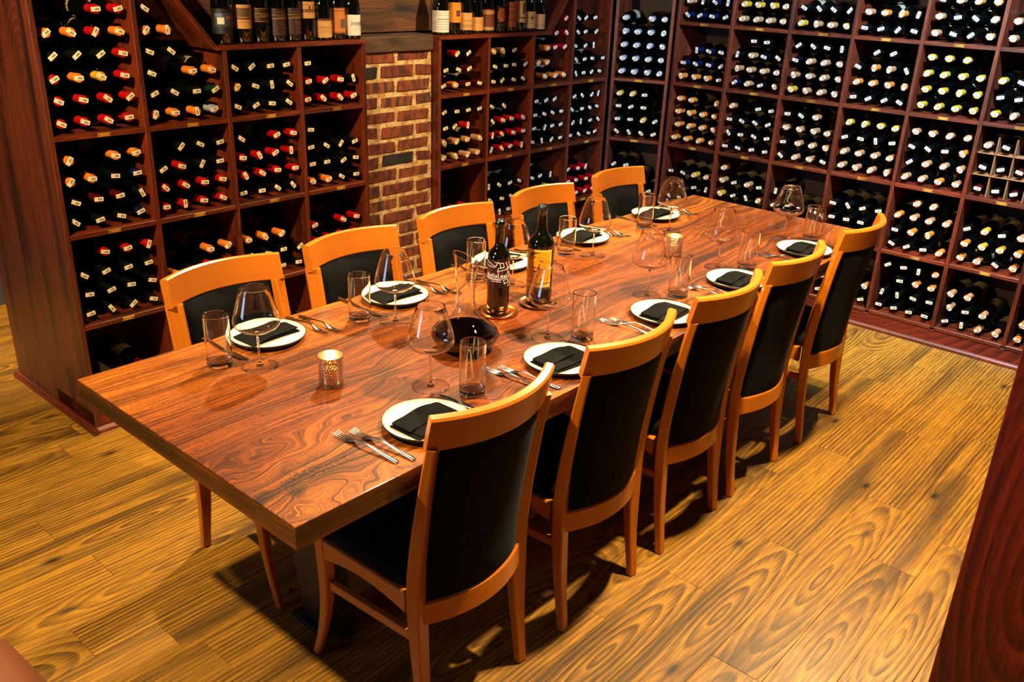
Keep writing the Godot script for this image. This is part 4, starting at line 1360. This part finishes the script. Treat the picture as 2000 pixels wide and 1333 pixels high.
func build_centre() -> void:
	var face := atan2(CAM.x - 0.84, CAM.z - 1.2)
	# decanter
	var d := thing("decanter", "wide glass decanter with slanted mouth, half filled with red wine", "decanter", Vector3(0.563, TH + 0.0004, 1.316), 0.0)
	var dp := [Vector2(0.0, 0.003), Vector2(0.030, 0.0012), Vector2(0.045, 0.0), Vector2(0.056, 0.004), Vector2(0.078, 0.016), Vector2(0.093, 0.032), Vector2(0.0975, 0.045), Vector2(0.094, 0.057), Vector2(0.082, 0.070), Vector2(0.062, 0.084), Vector2(0.043, 0.099), Vector2(0.031, 0.118), Vector2(0.0265, 0.142), Vector2(0.0255, 0.17), Vector2(0.0275, 0.205), Vector2(0.0315, 0.238), Vector2(0.0365, 0.270), Vector2(0.0368, 0.2715), Vector2(0.0362, 0.2715)]
	var mb := MB.new()
	var inner := []
	for k in range(dp.size() - 2, -1, -1):
		inner.append(Vector2(maxf(0.0, dp[k].x - 0.0019), dp[k].y + (0.0012 if dp[k].y < 0.03 else 0.0)))
	dp.append_array(inner)
	add_lathe(mb, dp, 48)
	for i in mb.v.size():
		var p: Vector3 = mb.v[i]
		if p.y > 0.19:
			mb.v[i].y -= (p.y - 0.19) / 0.08 * (p.x * 0.50 + p.z * 0.42) * 0.72
	part("vessel", mb.mesh(), M.solid_glass, d)
	part("wine", lathe([Vector2(0.0, 0.0045), Vector2(0.045, 0.002), Vector2(0.0555, 0.0058), Vector2(0.0765, 0.0175), Vector2(0.0912, 0.0332), Vector2(0.0955, 0.045), Vector2(0.0922, 0.0562), Vector2(0.0885, 0.061), Vector2(0.0885, 0.061), Vector2(0.0, 0.061)], 48), M.wine, d)
	# bottles on coasters
	for e in [[0.836, 1.193, 0.0355, 0.297, "first"], [0.993, 1.230, 0.0425, 0.325, "second"]]:
		var one: bool = e[4] == "first"
		var at := Vector3(e[0], TH + 0.0004, e[1])
		var cs := thing("coaster", "shiny copper coaster tray under the dark red labelled bottle" if one else "dull dark copper coaster tray under the yellow labelled bottle", "coaster", at)
		part("tray", lathe([Vector2(0.0, 0.0), Vector2(0.060, 0.0), Vector2(0.063, 0.003), Vector2(0.064, 0.008), Vector2(0.0625, 0.0085), Vector2(0.058, 0.004), Vector2(0.047, 0.0035), Vector2(0.0455, 0.0048), Vector2(0.044, 0.0035), Vector2(0.0, 0.0035)], 48), M.copper if one else M.copper_dark, cs)
		var r: float = e[2]
		var h: float = e[3]
		var b := thing("table_wine_bottle", "dark green wine bottle with dark red label and white lettering" if one else "larger dark green wine bottle with yellow portrait label", "bottle", at + Vector3(0, 0.004, 0), face)
		part("glass_body", lathe([Vector2(0.0, 0.006), Vector2(r * 0.7, 0.0), Vector2(r * 0.95, 0.001), Vector2(r, 0.005), Vector2(r, h * 0.60), Vector2(r * 0.97, h * 0.635), Vector2(r * 0.84, h * 0.672), Vector2(r * 0.62, h * 0.702), Vector2(r * 0.45, h * 0.73), Vector2(r * 0.40, h * 0.77), Vector2(0.0140, h * 0.90), Vector2(0.0138, h * 0.945), Vector2(0.0160, h * 0.950), Vector2(0.0160, h * 0.975), Vector2(0.0145, h * 0.98), Vector2(0.0145, h), Vector2(0.0095, h), Vector2(0.0095, h * 0.97)], 40), M.bottle2, b)
		if one:
			var im := Image.create(256, 160, false, Image.FORMAT_RGB8)
			var nz := noise(88, 0.012, 2)
			for j in 160:
				for i in 256:
					var q := nz.get_noise_2d(i * 3.0, j * 0.7)
					im.set_pixel(i, j, Color(0.27, 0.035, 0.07).lerp(Color(0.07, 0.03, 0.045), smoothstep(-0.1, 0.12, q)))
			var wh := Color(0.93, 0.88, 0.84)
			for s in [[0.10, 0.02, 0.42, 0.20], [0.42, 0.20, 0.48, 0.04], [0.38, 0.04, 0.52, 0.05], [0.52, 0.06, 0.56, 0.24], [0.50, 0.26, 0.66, 0.22], [0.62, 0.06, 0.65, 0.22], [0.53, 0.08, 0.62, 0.06], [0.70, 0.04, 0.80, 0.30], [0.80, 0.02, 0.88, 0.34], [0.72, 0.30, 0.94, 0.20], [0.46, 0.38, 0.76, 0.30], [0.76, 0.30, 0.80, 0.58], [0.48, 0.28, 0.50, 0.62], [0.82, 0.42, 0.86, 0.56], [0.60, 0.66, 0.96, 0.58], [0.64, 0.72, 0.76, 0.68], [0.76, 0.68, 0.80, 0.80], [0.66, 0.86, 0.82, 0.80], [0.64, 0.72, 0.68, 0.88], [0.84, 0.68, 0.88, 0.86], [0.92, 0.66, 0.92, 0.84], [0.80, 0.92, 0.92, 0.90], [0.80, 0.92, 0.79, 0.99], [0.92, 0.90, 0.90, 0.99], [0.08, 0.665, 0.60, 0.69], [0.08, 0.69, 0.55, 0.715], [0.30, 0.77, 0.58, 0.78], [0.06, 0.14, 0.10, 0.18], [0.12, 0.20, 0.40, 0.24]]:
				stroke(im, [Vector2(s[0], s[1]), Vector2(s[2], s[3])], wh, 3.0)
			part("label", lathe([Vector2(r + 0.0003, 0.092), Vector2(r + 0.0003, 0.176)], 30, -1.62, 1.62), tex_mat(im, 0.35), b)
			part("lettering", bent_text("BellaLexi", 0.0125, r + 0.0004, -0.18, 0.129), mat(Color(0.94, 0.91, 0.88), 0.5), b)
		else:
			var im := Image.create(200, 300, false, Image.FORMAT_RGB8)
			im.fill(Color(0.86, 0.66, 0.26))
			im.fill_rect(Rect2i(12, 14, 176, 234), Color(0.86, 0.52, 0.045))
			var ink := Color(0.13, 0.085, 0.03)
			for k in 16:
				stroke(im, [Vector2(0.14 + k * 0.002, 0.30 - k * 0.006), Vector2(0.20 + k * 0.014, 0.13 - k * 0.002), Vector2(0.30 + k * 0.02, 0.07)], Color(0.33, 0.22, 0.05), 4.0)
			for s in [[[0.13, 0.34], [0.14, 0.24], [0.20, 0.15], [0.30, 0.08]], [[0.24, 0.26], [0.40, 0.17]], [[0.25, 0.28], [0.37, 0.20]], [[0.13, 0.34], [0.15, 0.42], [0.19, 0.52], [0.22, 0.62], [0.27, 0.70], [0.40, 0.72]], [[0.48, 0.23], [0.55, 0.20], [0.70, 0.21]], [[0.50, 0.29], [0.60, 0.265], [0.76, 0.28]], [[0.52, 0.30], [0.60, 0.315], [0.68, 0.30]], [[0.32, 0.33], [0.28, 0.44], [0.35, 0.45]], [[0.42, 0.72], [0.58, 0.62], [0.74, 0.50], [0.82, 0.34]], [[0.56, 0.68], [0.60, 0.78], [0.54, 0.86]]]:
				var pts := []
				for q in s:
					pts.append(Vector2(q[0], q[1]))
				stroke(im, pts, ink, 3.0)
			im.fill_rect(Rect2i(116, 84, 12, 8), ink)
			stroke(im, [Vector2(0.27, 0.475), Vector2(0.33, 0.485), Vector2(0.44, 0.475)], Color(0.55, 0.10, 0.03), 11.0)
			stroke(im, [Vector2(0.34, 0.58), Vector2(0.48, 0.58), Vector2(0.60, 0.63)], Color(0.30, 0.07, 0.03), 12.0)
			part("label", lathe([Vector2(r + 0.0003, 0.068), Vector2(r + 0.0003, 0.190)], 30, -1.25, 0.85), tex_mat(im, 0.4), b)
			part("lettering", bent_text("LE PERGOLE TORTE", 0.0075, r + 0.0004, -0.20, 0.081), mat(Color(0.10, 0.07, 0.03), 0.5), b)
			part("lip_band", lathe([Vector2(0.0162, h * 0.952), Vector2(0.0164, h * 0.962), Vector2(0.0162, h * 0.972)], 20), M.black_trim, b)
	# votive candles
	for e in [[0.147, 1.244, "near"], [1.772, 1.252, "far"]]:
		var v := thing("votive_candle", "lit tealight in speckled silver glass votive, %s end of the table" % e[2], "candle", Vector3(e[0], TH + 0.0004, e[1]), 0.6, "votive candles on the table")
		part("glass_cup", lathe([Vector2(0.0, 0.0), Vector2(0.031, 0.0), Vector2(0.0335, 0.003), Vector2(0.0340, 0.084), Vector2(0.0332, 0.0856), Vector2(0.0318, 0.084)], 36), M.glass, v)
		part("silver_lining", lathe([Vector2(0.0, 0.008), Vector2(0.029, 0.008), Vector2(0.0316, 0.011), Vector2(0.0322, 0.083)], 36), M.mercury, v)
		part("tealight", lathe([Vector2(0.0, 0.0085), Vector2(0.019, 0.0085), Vector2(0.019, 0.045), Vector2(0.0175, 0.046), Vector2(0.0165, 0.0445), Vector2(0.0, 0.044)], 24), M.wax, v)
		part("flame", lathe([Vector2(0.0, 0.046), Vector2(0.0032, 0.051), Vector2(0.0036, 0.056), Vector2(0.0022, 0.065), Vector2(0.0, 0.074)], 14), M.flame, v)
		var l := OmniLight3D.new()
		l.name = "light"
		v.add_child(l)
		l.position = Vector3(0, 0.058, 0)
		l.light_color = Color(1.0, 0.66, 0.28)
		l.light_energy = 0.012
		l.light_size = 0.006
		l.omni_range = 6.0
		l.omni_attenuation = 2.0
		l.shadow_enabled = true


# ------------------------------------------------------------------ bottles standing on the racks
func build_standing_bottles() -> void:
	var cream := Color(0.72, 0.52, 0.28)
	var tan := Color(0.68, 0.40, 0.15)
	var white := Color(0.80, 0.77, 0.72)
	var maroon := Color(0.20, 0.075, 0.065)
	var ink := Color(0.12, 0.09, 0.06)
	var gold := Color(0.62, 0.40, 0.13)
	# x, label bottom, label top (above the board), radius, burgundy?, base colour, printed patches, words
	var lines := [[0.15, 0.70, 0.7, 0.025, ink], [0.2, 0.78, 0.6, 0.02, ink], [0.2, 0.86, 0.6, 0.02, ink]]
	var b1 := [
		[0.905, 0.040, 0.132, 0.040, false, Color(0.075, 0.07, 0.075), [[0.20, 0.18, 0.5, 0.55, Color(0.20, 0.20, 0.25)], [0.3, 0.35, 0.2, 0.28, Color(0.80, 0.76, 0.66)], [0.55, 0.3, 0.4, 0.12, Color(0.45, 0.27, 0.17)], [0.25, 0.18, 0.2, 0.15, Color(0.35, 0.37, 0.5)]], "black label with a pale rock picture"],
		[0.997, 0.056, 0.146, 0.0375, false, cream, [[0.25, 0.14, 0.45, 0.38, Color(0.34, 0.24, 0.12)], [0.25, 0.55, 0.55, 0.08, Color(0.3, 0.15, 0.08)], [0.2, 0.72, 0.6, 0.02, ink]], "cream label with a brown engraving"],
		[1.077, 0.080, 0.132, 0.0375, false, maroon, [[0.0, 0.0, 1.0, 0.05, gold], [0.0, 0.95, 1.0, 0.05, gold], [0.28, 0.38, 0.7, 0.28, gold], [0.30, 0.42, 0.66, 0.20, Color(0.03, 0.02, 0.02)]], "short maroon label edged in gold"],
		[1.158, 0.026, 0.131, 0.0375, false, maroon, [[0.26, 0.24, 0.7, 0.16, gold], [0.29, 0.265, 0.66, 0.11, Color(0.03, 0.02, 0.02)], [0.45, 0.14, 0.35, 0.02, gold], [0.5, 0.52, 0.4, 0.02, gold], [0.55, 0.60, 0.35, 0.02, gold], [0.6, 0.72, 0.2, 0.02, gold]], "maroon label with gold frame, left twin"],
		[1.234, 0.028, 0.132, 0.0365, false, maroon, [[0.26, 0.24, 0.7, 0.16, gold], [0.29, 0.265, 0.66, 0.11, Color(0.03, 0.02, 0.02)], [0.45, 0.14, 0.35, 0.02, gold], [0.5, 0.52, 0.4, 0.02, gold], [0.55, 0.60, 0.35, 0.02, gold], [0.6, 0.72, 0.2, 0.02, gold]], "maroon label with gold frame, right twin"],
		[1.308, 0.090, 0.156, 0.0355, false, cream, [[0.15, 0.18, 0.8, 0.03, Color(0.45, 0.2, 0.1)], [0.15, 0.45, 0.85, 0.2, Color(0.45, 0.24, 0.13)], [0.52, 0.25, 0.08, 0.25, Color(0.35, 0.15, 0.1)], [0.68, 0.22, 0.06, 0.25, Color(0.35, 0.15, 0.1)]], "cream label with a castle print"],
		[1.387, 0.011, 0.088, 0.0395, true, cream, [[0.0, 0.0, 1.0, 0.12, Color(0.30, 0.12, 0.06)], [0.3, 0.45, 0.5, 0.025, ink], [0.35, 0.58, 0.45, 0.02, ink], [0.4, 0.7, 0.35, 0.02, ink]], "low cream label under a brown band"],
		[1.4665, 0.026, 0.131, 0.0365, true, tan, [[0.0, 0.0, 1.0, 0.05, Color(0.45, 0.2, 0.05)], [0.0, 0.95, 1.0, 0.05, Color(0.45, 0.2, 0.05)], [0.55, 0.45, 0.28, 0.35, Color(0.32, 0.25, 0.22)], [0.2, 0.12, 0.6, 0.03, ink]], "tan label with a small dark portrait"],
		[1.546, 0.015, 0.101, 0.0395, true, white, [[0.5, 0.52, 0.35, 0.02, ink], [0.55, 0.6, 0.25, 0.015, ink], [0.5, 0.7, 0.3, 0.015, ink]], "white label with dark script"]]
	var b2 := [
		[2.096, 0.013, 0.112, 0.041, true, white, [[0.3, 0.38, 0.6, 0.035, Color(0.5, 0.12, 0.12)], [0.1, 0.1, 0.8, 0.015, ink], [0.1, 0.2, 0.8, 0.015, ink], [0.1, 0.5, 0.8, 0.015, ink], [0.1, 0.62, 0.8, 0.015, ink], [0.1, 0.75, 0.8, 0.015, ink], [0.1, 0.86, 0.8, 0.015, ink]], "white label with red centre line"],
		[2.186, 0.056, 0.148, 0.0375, false, Color(0.80, 0.47, 0.06), [[0.52, 0.40, 0.18, 0.30, Color(0.12, 0.10, 0.25)], [0.57, 0.47, 0.08, 0.15, Color(0.5, 0.2, 0.15)], [0.05, 0.08, 0.9, 0.02, ink], [0.05, 0.2, 0.6, 0.02, ink]], "bright yellow label with a small blue crest"],
		[2.266, 0.019, 0.100, 0.0385, true, cream, lines + [[0.35, 0.45, 0.4, 0.03, ink]], "cream label, third from the brick column"],
		[2.348, 0.014, 0.078, 0.037, true, cream, [[0.4, 0.3, 0.3, 0.02, ink], [0.35, 0.45, 0.4, 0.02, ink]], "very low cream label, fourth from the brick column"],
		[2.428, 0.014, 0.116, 0.0385, true, cream, [[0.0, 0.0, 1.0, 0.06, Color(0.4, 0.05, 0.04)], [0.28, 0.25, 0.6, 0.6, Color(0.42, 0.20, 0.14)]], "cream label with a large brown square"],
		[2.516, 0.020, 0.130, 0.0375, false, Color(0.02, 0.018, 0.018), [[0.42, 0.10, 0.26, 0.60, Color(0.66, 0.36, 0.14)], [0.36, 0.22, 0.38, 0.36, Color(0.60, 0.32, 0.12)], [0.2, 0.80, 0.6, 0.09, Color(0.22, 0.12, 0.06)]], "black label with an orange diamond figure"],
		[2.606, 0.028, 0.149, 0.0375, false, Color(0.56, 0.27, 0.085), [[0.1, 0.15, 0.8, 0.05, Color(0.4, 0.17, 0.05)], [0.1, 0.4, 0.8, 0.08, Color(0.42, 0.18, 0.05)], [0.1, 0.7, 0.8, 0.06, Color(0.4, 0.17, 0.05)]], "all-over brown orange label"],
		[2.680, 0.047, 0.154, 0.034, false, Color(0.76, 0.62, 0.42), [[0.55, 0.1, 0.2, 0.5, Color(0.33, 0.28, 0.22)], [0.4, 0.75, 0.4, 0.08, Color(0.33, 0.28, 0.22)]], "narrow pale label with grey plant sketch"],
		[2.758, 0.016, 0.100, 0.0375, true, cream, [[0.3, 0.35, 0.5, 0.05, Color(0.25, 0.2, 0.14)], [0.5, 0.25, 0.1, 0.25, Color(0.25, 0.2, 0.14)], [0.2, 0.7, 0.6, 0.02, ink]], "cream label with a small dark bird"],
		[2.838, 0.010, 0.086, 0.0375, true, cream, lines, "plain lined cream label at the sloping board"]]
	var top := 1.4315 + BT * 0.5
	var n := 0
	for grp in [b1, b2]:
		for e in grp:
			var x: float = e[0]
			var z := -0.365 if e[3] < 0.039 else -0.362
			var face := atan2(CAM.x - x, CAM.z - z) * 0.55
			var r: float = e[3]
			var o := thing("standing_wine_bottle", "dark wine bottle standing on the rack, " + e[7], "bottle", Vector3(x, top + 0.0007, z), face, "bottles standing on top of the racks")
			var h := 0.305
			var prof: Array
			if e[4]:
				prof = [Vector2(0.0, 0.012), Vector2(r * 0.75, 0.0), Vector2(r * 0.96, 0.0015), Vector2(r, 0.007), Vector2(r, 0.125), Vector2(r * 0.93, 0.150), Vector2(r * 0.70, 0.182), Vector2(r * 0.46, 0.212), Vector2(0.0145, 0.24), Vector2(0.0138, h * 0.94), Vector2(0.0155, h * 0.95), Vector2(0.0155, h), Vector2(0.0, h)]
			else:
				prof = [Vector2(0.0, 0.012), Vector2(r * 0.75, 0.0), Vector2(r * 0.96, 0.0015), Vector2(r, 0.007), Vector2(r, 0.182), Vector2(r * 0.95, 0.196), Vector2(r * 0.72, 0.212), Vector2(r * 0.47, 0.224), Vector2(0.0145, 0.238), Vector2(0.0138, h * 0.94), Vector2(0.0155, h * 0.95), Vector2(0.0155, h), Vector2(0.0, h)]
			part("glass_body", lathe(prof, 28), M.bottle2, o)
			var lr := r + 0.0003
			part("label", lathe([Vector2(lr, e[1]), Vector2(lr, e[2])], 20, -1.75, 1.75), label_mat(e[5], e[6]), o)
			if n >= 2 and n <= 4:
				var ly: float = lerpf(e[2], e[1], 0.52 if n == 2 else 0.32) - 0.002
				part("lettering", bent_text("INSIGNIA", 0.0085, lr, 0.42, ly), mat(gold, 0.4), o)
			elif n == 8:
				part("lettering", bent_text("Joseph", 0.0150, lr, 0.45, lerpf(e[2], e[1], 0.40)), mat(ink, 0.5), o)
			n += 1


# ------------------------------------------------------------------ foreground things
func build_extras() -> void:
	# cabinet on the right of the entrance: only the edge of its end panel shows
	var c := thing("cabinet_end", "dark red oak panel closing the cabinet in the right foreground", "cabinet", Vector3(0.162, 0, 2.737))
	var pm := MB.new()
	add_box(pm, Vector3(0.0, 0.0, 0.0), Vector3(0.02, 2.3, 0.75), 0.0015, 1, Vector2(-0.6, -0.28))
	part("side_panel", pm.mesh(), M.panel2, c)
	part("carcass", box_mesh(Vector3(0.0205, 0.0, 0.012), Vector3(0.7, 2.3, 0.75), 0.0015, 1), M.rack_in, c)
	# rounded back of a chair close to the camera
	var a := thing("tub_chair", "brown rounded leather chair back in the bottom left corner", "chair", Vector3(-1.140, 0, 2.08), 0.0)
	var rings := []
	for k in 9:
		var y: float = [0.42, 0.6, 0.8, 0.97, 1.03, 1.06, 1.075, 1.083, 1.085][k]
		var ins: float = [0.0, 0.0, 0.0, 0.004, 0.014, 0.030, 0.05, 0.09, 0.14][k]
		var r := []
		for i in 28:
			var an := TAU * i / 28.0
			r.append(Vector3(signf(cos(an)) * pow(absf(cos(an)), 0.6) * (0.28 - ins), y, signf(sin(an)) * pow(absf(sin(an)), 0.6) * (0.24 - ins)))
		rings.append(r)
	var mb := MB.new()
	add_loft(mb, rings, true, true)
	part("backrest", mb.mesh(), M.leather, a)
	for sx: float in [-1.0, 1.0]:
		for sz: float in [-1.0, 1.0]:
			var lb := MB.new()
			add_loft(lb, [rect_ring(Vector3(sx * 0.2, 0, sz * 0.17), Vector3.RIGHT, Vector3.BACK, 0.03, 0.03, 0.003), rect_ring(Vector3(sx * 0.19, 0.42, sz * 0.16), Vector3.RIGHT, Vector3.BACK, 0.045, 0.045, 0.003)])
			part("leg", lb.mesh(), M.chair, a)
	# crumb under the table
	var cr := MB.new()
	add_lathe(cr, [Vector2(0.0, 0.0), Vector2(0.006, 0.001), Vector2(0.008, 0.005), Vector2(0.004, 0.011), Vector2(0.0, 0.012)], 7)
	var co := part("crumb", cr.mesh(), M.crumb, self, Vector3(0.115, 0.0002, 1.028))
	tag(co, "small brown crumb on the floor under the table", "crumb")
